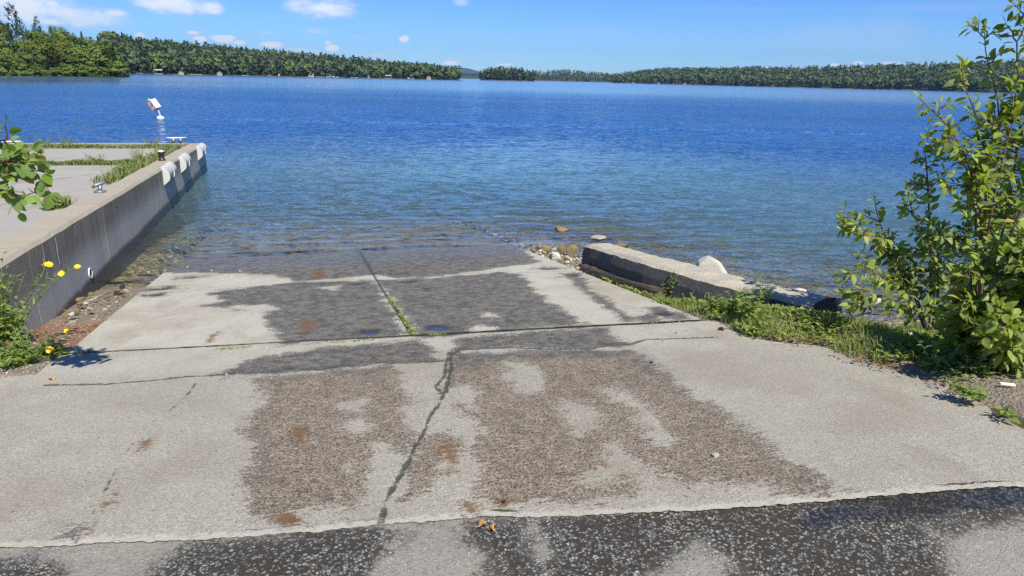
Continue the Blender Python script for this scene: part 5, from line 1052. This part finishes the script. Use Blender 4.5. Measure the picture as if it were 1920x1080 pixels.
BACK = {'far_hill': [(1170, 2600, 134), (1215, 2550, 128), (1250, 2500, 123.5), (1275, 2500, 126), (1310, 2450, 131)], 'far_ridge': [(1320, 2500, 129), (1370, 2450, 123), (1415, 2400, 120.5), (1455, 2400, 123), (1510, 2350, 127)], 'blue_hill': [(835, 6500, 139), (848, 6500, 131), (862, 6500, 125.5), (874, 6500, 125), (890, 6500, 129), (905, 6500, 134), (922, 6500, 141)],
        'near_channel_hill': [(850, 3400, 146), (870, 3400, 138), (900, 3400, 137), (925, 3400, 140), (940, 3400, 147)]}
LEFTTOP = [(232, 63), (300, 72), (360, 78), (420, 84), (470, 90)]
for nm, tab in BACK.items():
    us = np.linspace(tab[0][0], tab[-1][0], 30); v = []
    for j in range(5):
        for u in us:
            D = interp(u, [(a, b) for a, b, c in tab])+(-250, 0, 0, 0, 500)[j]; zt = ztop(u, interp(u, [(a, c) for a, b, c in tab]), D)-9; k = (-.2, .35, .8, 1., .4)[j]
            v.append(polar(u, D+(0, 20, 160, 320, 500)[j], max(-6, WZ+(zt-WZ)*k)+(4*vn(u*.2, j) if j else 0)))
    tag(obj(nm, mesh(nm, v, grid(us, range(5)), MAT['backhill'], True)), {'blue_hill': 'distant blue hill beyond the channel'}.get(nm, 'distant wooded hill behind the far shore'), 'hill', kind='structure')
LOW = [broad(60+i, 13, 9, .075) for i in range(3)]+[pine(60+i, 8, 9, .055) for i in range(4)]+[spruce(60+i, 120, .055) for i in range(2)]
LOWM = [cmesh('tree', g_, 'broadleaf' if i < 3 else 'conifer') for i, g_ in enumerate(LOW)]
TINY = [broad(70+i, 9, 5, .10) for i in range(3)]+[pine(70+i, 6, 5, .075, .22) for i in range(4)]+[spruce(70+i, 60, .075) for i in range(2)]
PUDGE = {'far left shore': .38, 'wooded island': .15, 'middle far shore': .35, 'right shore': .55}
NTREE = {'far left shore': (88, 3000), 'wooded island': (16, 240), 'middle far shore': (0, 900), 'right shore': (52, 3200)}
for nm, tab in SHORES.items():
    dt = [(a, b) for a, b, c in tab]; tp = [(a, c) for a, b, c in tab]; us = np.linspace(tab[0][0], tab[-1][0], 60); depth = {'wooded island': 60}.get(nm, 260); v = []; JJ = [-8, 0, 2, .1*depth, .3*depth, .6*depth, depth, 1.3*depth]
    TH = 14.5 if nm != 'middle far shore' else 13.
    def land(u, dd):
        D = interp(u, dt); zt = max(ztop(u, interp(u, tp), D+depth*.75)-TH*(1.12 if nm == 'far left shore' else .90), WZ+1.0); return WZ+(zt-WZ)*float(np.interp(dd/depth, (-.1, 0, .03, .3, .75, 1., 1.4), (-.4, 0, .06, .38, 1., .95, .5)))+(0 if dd > 1 else -1)
    for dd in JJ:
        for u in us: v.append(polar(u, interp(u, dt)+dd, land(u, dd)-(4 if dd < 0 else 0)))
    tag(obj('hills', mesh('hills', v, grid(us, JJ), [MAT['hill'], MAT['shore']], True, mi=[1 if i < 2*(len(us)-1) else 0 for i in range((len(us)-1)*(len(JJ)-1))])), 'wooded land of the '+nm, 'hills', kind='structure')
    nI, nS = NTREE[nm]; V_, F_, T_ = [], [], []; nv = 0; r = np.random.default_rng(len(nm)*7)
    pb_ = PUDGE[nm]
    def kindof(): return r.integers(0, 3) if r.random() < pb_ else r.integers(3, 9)
    sky_us = np.linspace(tab[0][0]+2, tab[-1][0]-2, max(nI, 1))
    for i in range(nI):                                         # the ones that show largest: along the shore and on the skyline
        u = sky_us[i]+r.uniform(-3, 3); k = kindof()
        dd = depth*.75*(.9+.2*r.random()) if i % 2 else 3+14*r.random(); z = land(u, dd); D = interp(u, dt)+dd
        h = TH*(.85+.3*r.random()) if i % 2 == 0 else max(8, ztop(u, interp(u, tp)+r.uniform(-4.5, 1.5), D)-z)
        o = obj('broadleaf_tree' if k < 3 else 'pine_tree' if k < 7 else 'spruce_tree', LOWM[k], None, polar(u, D, z), r.random()*6.28); o.scale = (h*.78, h*.78, h)
        kd = 'round leafy tree' if k < 3 else 'dark pine' if k < 7 else 'narrow spruce'
        tag(o, kd+' rising on the '+nm, 'tree', kd+'s on the '+nm)
    for i in range(nS):
        u = r.uniform(tab[0][0], tab[-1][0]); dd = depth*r.random()**1.3*.95+2; D = interp(u, dt)+dd; p = polar(u, D, land(u, dd)); k = kindof(); h = TH*(.55+.7*r.random()); g_ = TINY[k]; a = r.random()*6.28
        x, y, z_ = g_[0].T; w_ = h*(.85 if k < 3 else .72); vv = np.stack([(x*cos(a)-y*sin(a))*w_+p[0], (x*sin(a)+y*cos(a))*w_+p[1], z_*h+p[2]], 1); V_.append(vv); F_.append(g_[1]+nv); nv += len(vv); T_.append(np.clip(g_[2]*.6+(.30 if k < 3 else .0)+.38*r.random(), 0, 1))
    o = obj('forest', mesh('forest', np.concatenate(V_), np.concatenate(F_), MAT['forest'], False, None, dict(tint=np.concatenate(T_)))); tag(o, 'mixed forest covering the '+nm, 'forest', kind='stuff')
# distant ridges carry forest too
V_, F_, T_ = [], [], []; nv = 0; r = np.random.default_rng(99)
for nm, tab in BACK.items():
    if nm == 'blue_hill': continue
    for i in range(260):
        u = r.uniform(tab[0][0], tab[-1][0]); D = interp(u, [(a, b) for a, b, c in tab]); zt = ztop(u, interp(u, [(a, c) for a, b, c in tab]), D)-10; q = r.random()**.6; p = polar(u, D+20+300*q, WZ+(zt-WZ)*float(np.interp(q, (0, .45, 1), (.35, .8, 1)))); g_ = TINY[r.integers(0, 9)]; h = 13*(.7+.6*r.random()); V_.append(g_[0]*h*[1.2, 1.2, 1]+p); F_.append(g_[1]+nv); nv += len(g_[0]); T_.append(g_[2]*.7)
tag(obj('forest', mesh('forest', np.concatenate(V_), np.concatenate(F_), MAT['forest'], False, None, dict(tint=np.concatenate(T_)))), 'forest on the distant ridges behind the far shores', 'forest', kind='stuff')
# --- cottages, boathouses and docks
def shore_at(u):
    for nm in ('far left shore', 'wooded island', 'right shore', 'middle far shore'):
        tab = SHORES[nm]
        if tab[0][0] <= u <= tab[-1][0]: return interp(u, [(a, b) for a, b, c in tab])
    return 1500
def cottage(u, w_, h, wall, roof, label, lift=1.2, back=4, name='cottage', boat=False):
    w_ *= .62; h *= .62; back += 3
    D = shore_at(u)-2+back; p = polar(u, D, WZ+lift); e = empty(name, p, label, name.replace('_', ' '), None, -azel(u)); d = w_*.8; mb = MB(); e_h = h*.58
    mb.box((0, 0, e_h/2-1.5), (w_, d, e_h+3)); mb.add([(-w_/2, -d/2, e_h), (w_/2, -d/2, e_h), (0, -d/2, h-.15)], [(0, 1, 2)]); mb.add([(-w_/2, d/2, e_h), (w_/2, d/2, e_h), (0, d/2, h-.15)], [(2, 1, 0)]); mb.build('wall', MAT[wall], e)
    mb = MB(); o_ = .5
    for sg in (-1, 1): mb.hexa([(sg*(w_/2+o_), -d/2-o_, e_h-.35), (0, -d/2-o_, h), (0, d/2+o_, h), (sg*(w_/2+o_), d/2+o_, e_h-.35), (sg*(w_/2+o_), -d/2-o_, e_h-.1), (0, -d/2-o_, h+.25), (0, d/2+o_, h+.25), (sg*(w_/2+o_), d/2+o_, e_h-.1)])
    mb.build('roof', MAT[roof], e)
    for x in (-w_*.25, w_*.25): mb = MB(); mb.box((x, -d/2-.03, e_h*.5), (w_*.2, .08, e_h*.4)); mb.build('window', MAT['cglass'], e)
    mb = MB(); mb.box((0, -d/2-.04, e_h*.36), (w_*.13, .08, e_h*.72)); mb.build('door', MAT['cbrown'], e)
def dock(u, L, label, canopy=False):
    D = shore_at(u)-7; p = polar(u, D, WZ+.5); e = empty('dock', p, label, 'dock', None, -azel(u)); L *= .7; mb = MB(); mb.box((0, 0, 0), (L, 2.2, .3)); mb.build('planking', MAT['cwall'], e)
    for x in (-L*.4, L*.4): mb = MB(); mb.tube([(x, 0, -2), (x, 0, .6)], .16, 6); mb.build('post', MAT['wood'], e)
    if canopy:
        for x in (-L*.35, L*.35): mb = MB(); mb.tube([(x, 0, .1), (x, 0, 3)], .09, 5); mb.build('canopy_post', MAT['steel'], e)
        mb = MB(); mb.add([(-L*.42, -2, 2.8), (L*.42, -2, 2.8), (L*.42, 0, 3.6), (-L*.42, 0, 3.6), (L*.42, 2, 2.8), (-L*.42, 2, 2.8), (-L*.42, -2, 2.7), (L*.42, -2, 2.7), (L*.42, 2, 2.7), (-L*.42, 2, 2.7)], [(0, 1, 2, 3), (3, 2, 4, 5), (0, 6, 7, 1), (5, 4, 8, 9), (6, 9, 8, 7)]); mb.build('canopy', MAT['cwall'], e)
def boat(u, L, label):
    D = shore_at(u)-12; p = polar(u, D, WZ); e = empty('motor_boat', p, label, 'boat', None, -azel(u)); mb = MB(); k = 9; v = []
    for i in range(k):
        x = L*(i/(k-1)-.5); w_ = L*.17*(1-max(0, i/(k-1)-.45)**2*3.1); v += [(x, -w_, .75+.25*(i/(k-1))**2), (x, -w_*.65, -.1), (x, w_*.65, -.1), (x, w_, .75+.25*(i/(k-1))**2)]
    mb.add(v, [(4*i+j, 4*(i+1)+j, 4*(i+1)+(j+1) % 4, 4*i+(j+1) % 4) for i in range(k-1) for j in range(4)]+[(0, 1, 2, 3), tuple(4*(k-1)+j for j in (3, 2, 1, 0))]); mb.build('hull', MAT['cwall'], e)
    mb = MB(); mb.hexa([(-L*.12, -L*.1, .8), (L*.16, -L*.1, .8), (L*.16, L*.1, .8), (-L*.12, L*.1, .8), (-L*.1, -L*.08, 1.6), (L*.06, -L*.08, 1.6), (L*.06, L*.08, 1.6), (-L*.1, L*.08, 1.6)]); mb.build('cabin', MAT['cwall'], e)
for a in ((525, 7, 6.5, 'cwall', 'croof', 'tall white cottage among pines on the far left shore', 3., 6), (583, 9, 7, 'ccream', 'croof', 'cream gabled cottage by the water on the far left shore', 1., 5), (616, 8, 6, 'cwall', 'croof', 'white boathouse on the far left shore', .6, 1, 'boathouse'), (690, 7, 7, 'cwall', 'croofr', 'narrow pale cottage with red roof between the far docks', .8, 4), (770, 7, 6, 'cbrown', 'croof', 'brown cottage beside the moored boat on the far left shore', 1.2, 5), (804, 8, 6, 'ccream', 'croofr', 'red roofed cottage near the end of the far left shore', .6, 2), (412, 7, 5, 'cwall', 'croof', 'small white boathouse left of the tall white cottage', .5, 1, 'boathouse'), (340, 7, 4.5, 'ccream', 'croof', 'cream boathouse at the left end of the far shore', .5, 1, 'boathouse'),
          (1268, 14, 8, 'cbrown', 'croof', 'brown cottage under trees on the right shore', 1.5, 8), (1286, 7, 5, 'cwall', 'croof', 'white boathouse beside the brown cottage on the right shore', .5, 0, 'boathouse'), (1424, 6, 7, 'ccream', 'croof', 'cream cottage alone on the right shore', 1., 4), (1237, 8, 4, 'cwall', 'croof', 'white boathouse left of the brown cottage on the right shore', .5, 0, 'boathouse'), (1088, 26, 7, 'cwall', 'croof', 'long white house high on the middle far hillside', 14., 110)): cottage(*a)
for u, L, lab, cnp in ((505, 6, 'short white dock left of the tall cottage', False), (600, 12, 'long white dock between cottage and boathouse', False), (664, 12, 'flat dock alone below the far pines', False), (728, 12, 'white dock with a canopy on the far left shore', True), (298, 10, 'white dock nearest the headland on the far shore', True), (368, 14, 'low white dock right of the cream boathouse', False), (460, 9, 'small dock halfway along the far left shore', False), (985, 12, 'white dock at the wooded island', False), (1140, 12, 'white dock on the middle far shore', False)): dock(u, L, lab, cnp)
boat(766, 13, 'white motor boat moored by the brown cottage on the far left shore'); boat(625, 10, 'white motor boat beside the white boathouse'); boat(1187, 10, 'white motor boat near the middle far shore')
# --- air
hb = MB(); hb.box((0, 3400, 178.5), (15000, 11000, 379)); o = hb.build('haze', None); t = NT('haze_air'); pv = t.n('ShaderNodeVolumePrincipled', {'Color': (.38, .62, 1., 1), 'Density': HAZE, 'Anisotropy': .2}).outputs[0]; o.data.materials.append(t.out(None, pv)); tag(o, 'thin blue summer haze over the lake', 'haze', kind='stuff')
# ================================================================== LIGHT, SKY, CAMERA
SUN_AZ = radians(180-27); SUN_EL = radians(50)      # compass style: 0 = +Y, clockwise
w = bpy.data.worlds.new('World'); S.world = w; w.use_nodes = True
t = NT('', w); tc = t.n('ShaderNodeTexCoord').outputs['Generated']
sky = t.n('ShaderNodeTexSky', sky_type='NISHITA', sun_disc=False, sun_elevation=SUN_EL, sun_rotation=SUN_AZ, air_density=1.0, dust_density=.25, ozone_density=2.5, altitude=300.)
dirn = t.V('NORMALIZE', tc); xyz = t.n('ShaderNodeSeparateXYZ', {0: dirn}); X_, Y_, Z_ = xyz.outputs
el = t.M('ARCSINE', Z_)
azn = t.M('ARCTAN2', X_, Y_)
tint = t.mix(t.ss(el, -.02, .14), SKYLOW, SKYHIGH)
skyc = t.mix(1., sky.outputs[0], tint, 'MULTIPLY')
cl = None
n1 = t.noise(t.map(dirn, (1, 1, 2.2)), 42., 6, .62); n2 = t.noise(t.map(dirn, (1, 1, 2.)), 16., 5, .6)
nn = t.M('ADD', t.M('MULTIPLY', t.M('SUBTRACT', n1, .5), 1.5), t.M('MULTIPLY', t.M('SUBTRACT', n2, .5), 1.1))
CLOUDS = [(45,12,95,28,.95),(96,8,22,9,1.),(150,32,85,20,.7),(215,24,26,9,.75),(120,22,60,14,.75),(330,8,80,20,.9),(395,14,28,14,.85),(600,14,74,22,.9),(640,22,30,10,.5),(865,4,18,9,.5),(757,74,13,9,1.1),
 (360,61,16,5,.8),(375,74,14,7,1.1),(418,73,24,8,1.25),(448,80,18,6,1.),(508,83,26,7,1.1),(500,62,18,5,.5),(622,90,16,9,1.1),(615,80,10,5,.8),(590,58,30,7,.45),(675,70,15,5,.4),(262,66,12,6,1.),(95,40,30,8,.8),(845,118,22,6,1.),(700,103,60,7,.5),(560,95,60,8,.5),(945,121,26,4,.7),(160,20,60,10,.4),
 (1500,75,60,22,.2),(1640,60,40,26,.24),(1565,122,14,5,.9),(1610,118,12,4,1.),(1670,119,22,4,.9),(1560,70,85,34,.26),(1660,70,60,40,.26),(1380,18,150,7,.14),(1750,14,150,9,.16),(1120,60,110,18,.10)]
for u, v, a, b, k in CLOUDS:
    d = ray(u, v); ca, ce = atan2(d[0], d[1]), math.asin(d[2]/np.linalg.norm(d)); ra, re = a/1280*1.0, b/1280
    da = t.M('DIVIDE', t.M('SUBTRACT', azn, ca), ra); de = t.M('DIVIDE', t.M('SUBTRACT', el, ce), re)
    q = t.M('SUBTRACT', 1., t.M('ADD', t.M('MULTIPLY', da, da), t.M('MULTIPLY', de, de)))
    q = t.M('MULTIPLY', t.M('MAXIMUM', t.M('ADD', q, nn if k > .3 else t.M('MULTIPLY', nn, .25)), 0.), k*1.0 if k > .3 else k)
    q = t.M('MINIMUM', q, k)
    q = t.M('MULTIPLY', q, t.ss(t.M('ADD', t.M('MULTIPLY', da, da), t.M('MULTIPLY', de, de)), 1.1, 2.4, 1., 0.))
    cl = q if cl is None else t.M('MAXIMUM', cl, q)
cl = t.M('MULTIPLY', t.M('MINIMUM', t.M('MULTIPLY', cl, 1.05), 1.), .94)
cloudc = t.mix(t.ss(cl, .1, .8), CLOUDDARK, CLOUDLIT)
fin = t.mix(cl, skyc, cloudc)
bg = t.n('ShaderNodeBackground', {'Color': fin, 'Strength': .10}); wo = t.n('ShaderNodeOutputWorld'); t.t.links.new(bg.outputs[0], wo.inputs[0])
sl = bpy.data.lights.new('sun', 'SUN'); sl.energy = 4.8; sl.angle = radians(.53); sl.color = (1., .945, .84)
so = obj('sun', sl); so.location = (20, -30, 40)
sd_ = Vector((sin(SUN_AZ)*cos(SUN_EL), cos(SUN_AZ)*cos(SUN_EL), sin(SUN_EL)))
so.rotation_euler = sd_.to_track_quat('Z', 'Y').to_euler()
cam = bpy.data.cameras.new('camera'); cam.sensor_width = 36; cam.lens = 24; cam.clip_start = .05; cam.clip_end = 30000
co = obj('camera', cam)
M = Matrix(((RT[0], UP[0], -FW[0], CAM[0]), (RT[1], UP[1], -FW[1], CAM[1]), (RT[2], UP[2], -FW[2], CAM[2]), (0, 0, 0, 1)))
co.matrix_world = M; S.camera = co
S.view_settings.view_transform = 'Standard'; S.view_settings.look = 'None'; S.view_settings.exposure = EXPO; S.view_settings.gamma = 1
S.render.engine = 'CYCLES'; S.cycles.use_denoising = False; S.cycles.max_bounces = 8; S.cycles.transparent_max_bounces = 24; S.cycles.caustics_reflective = False; S.cycles.caustics_refractive = False
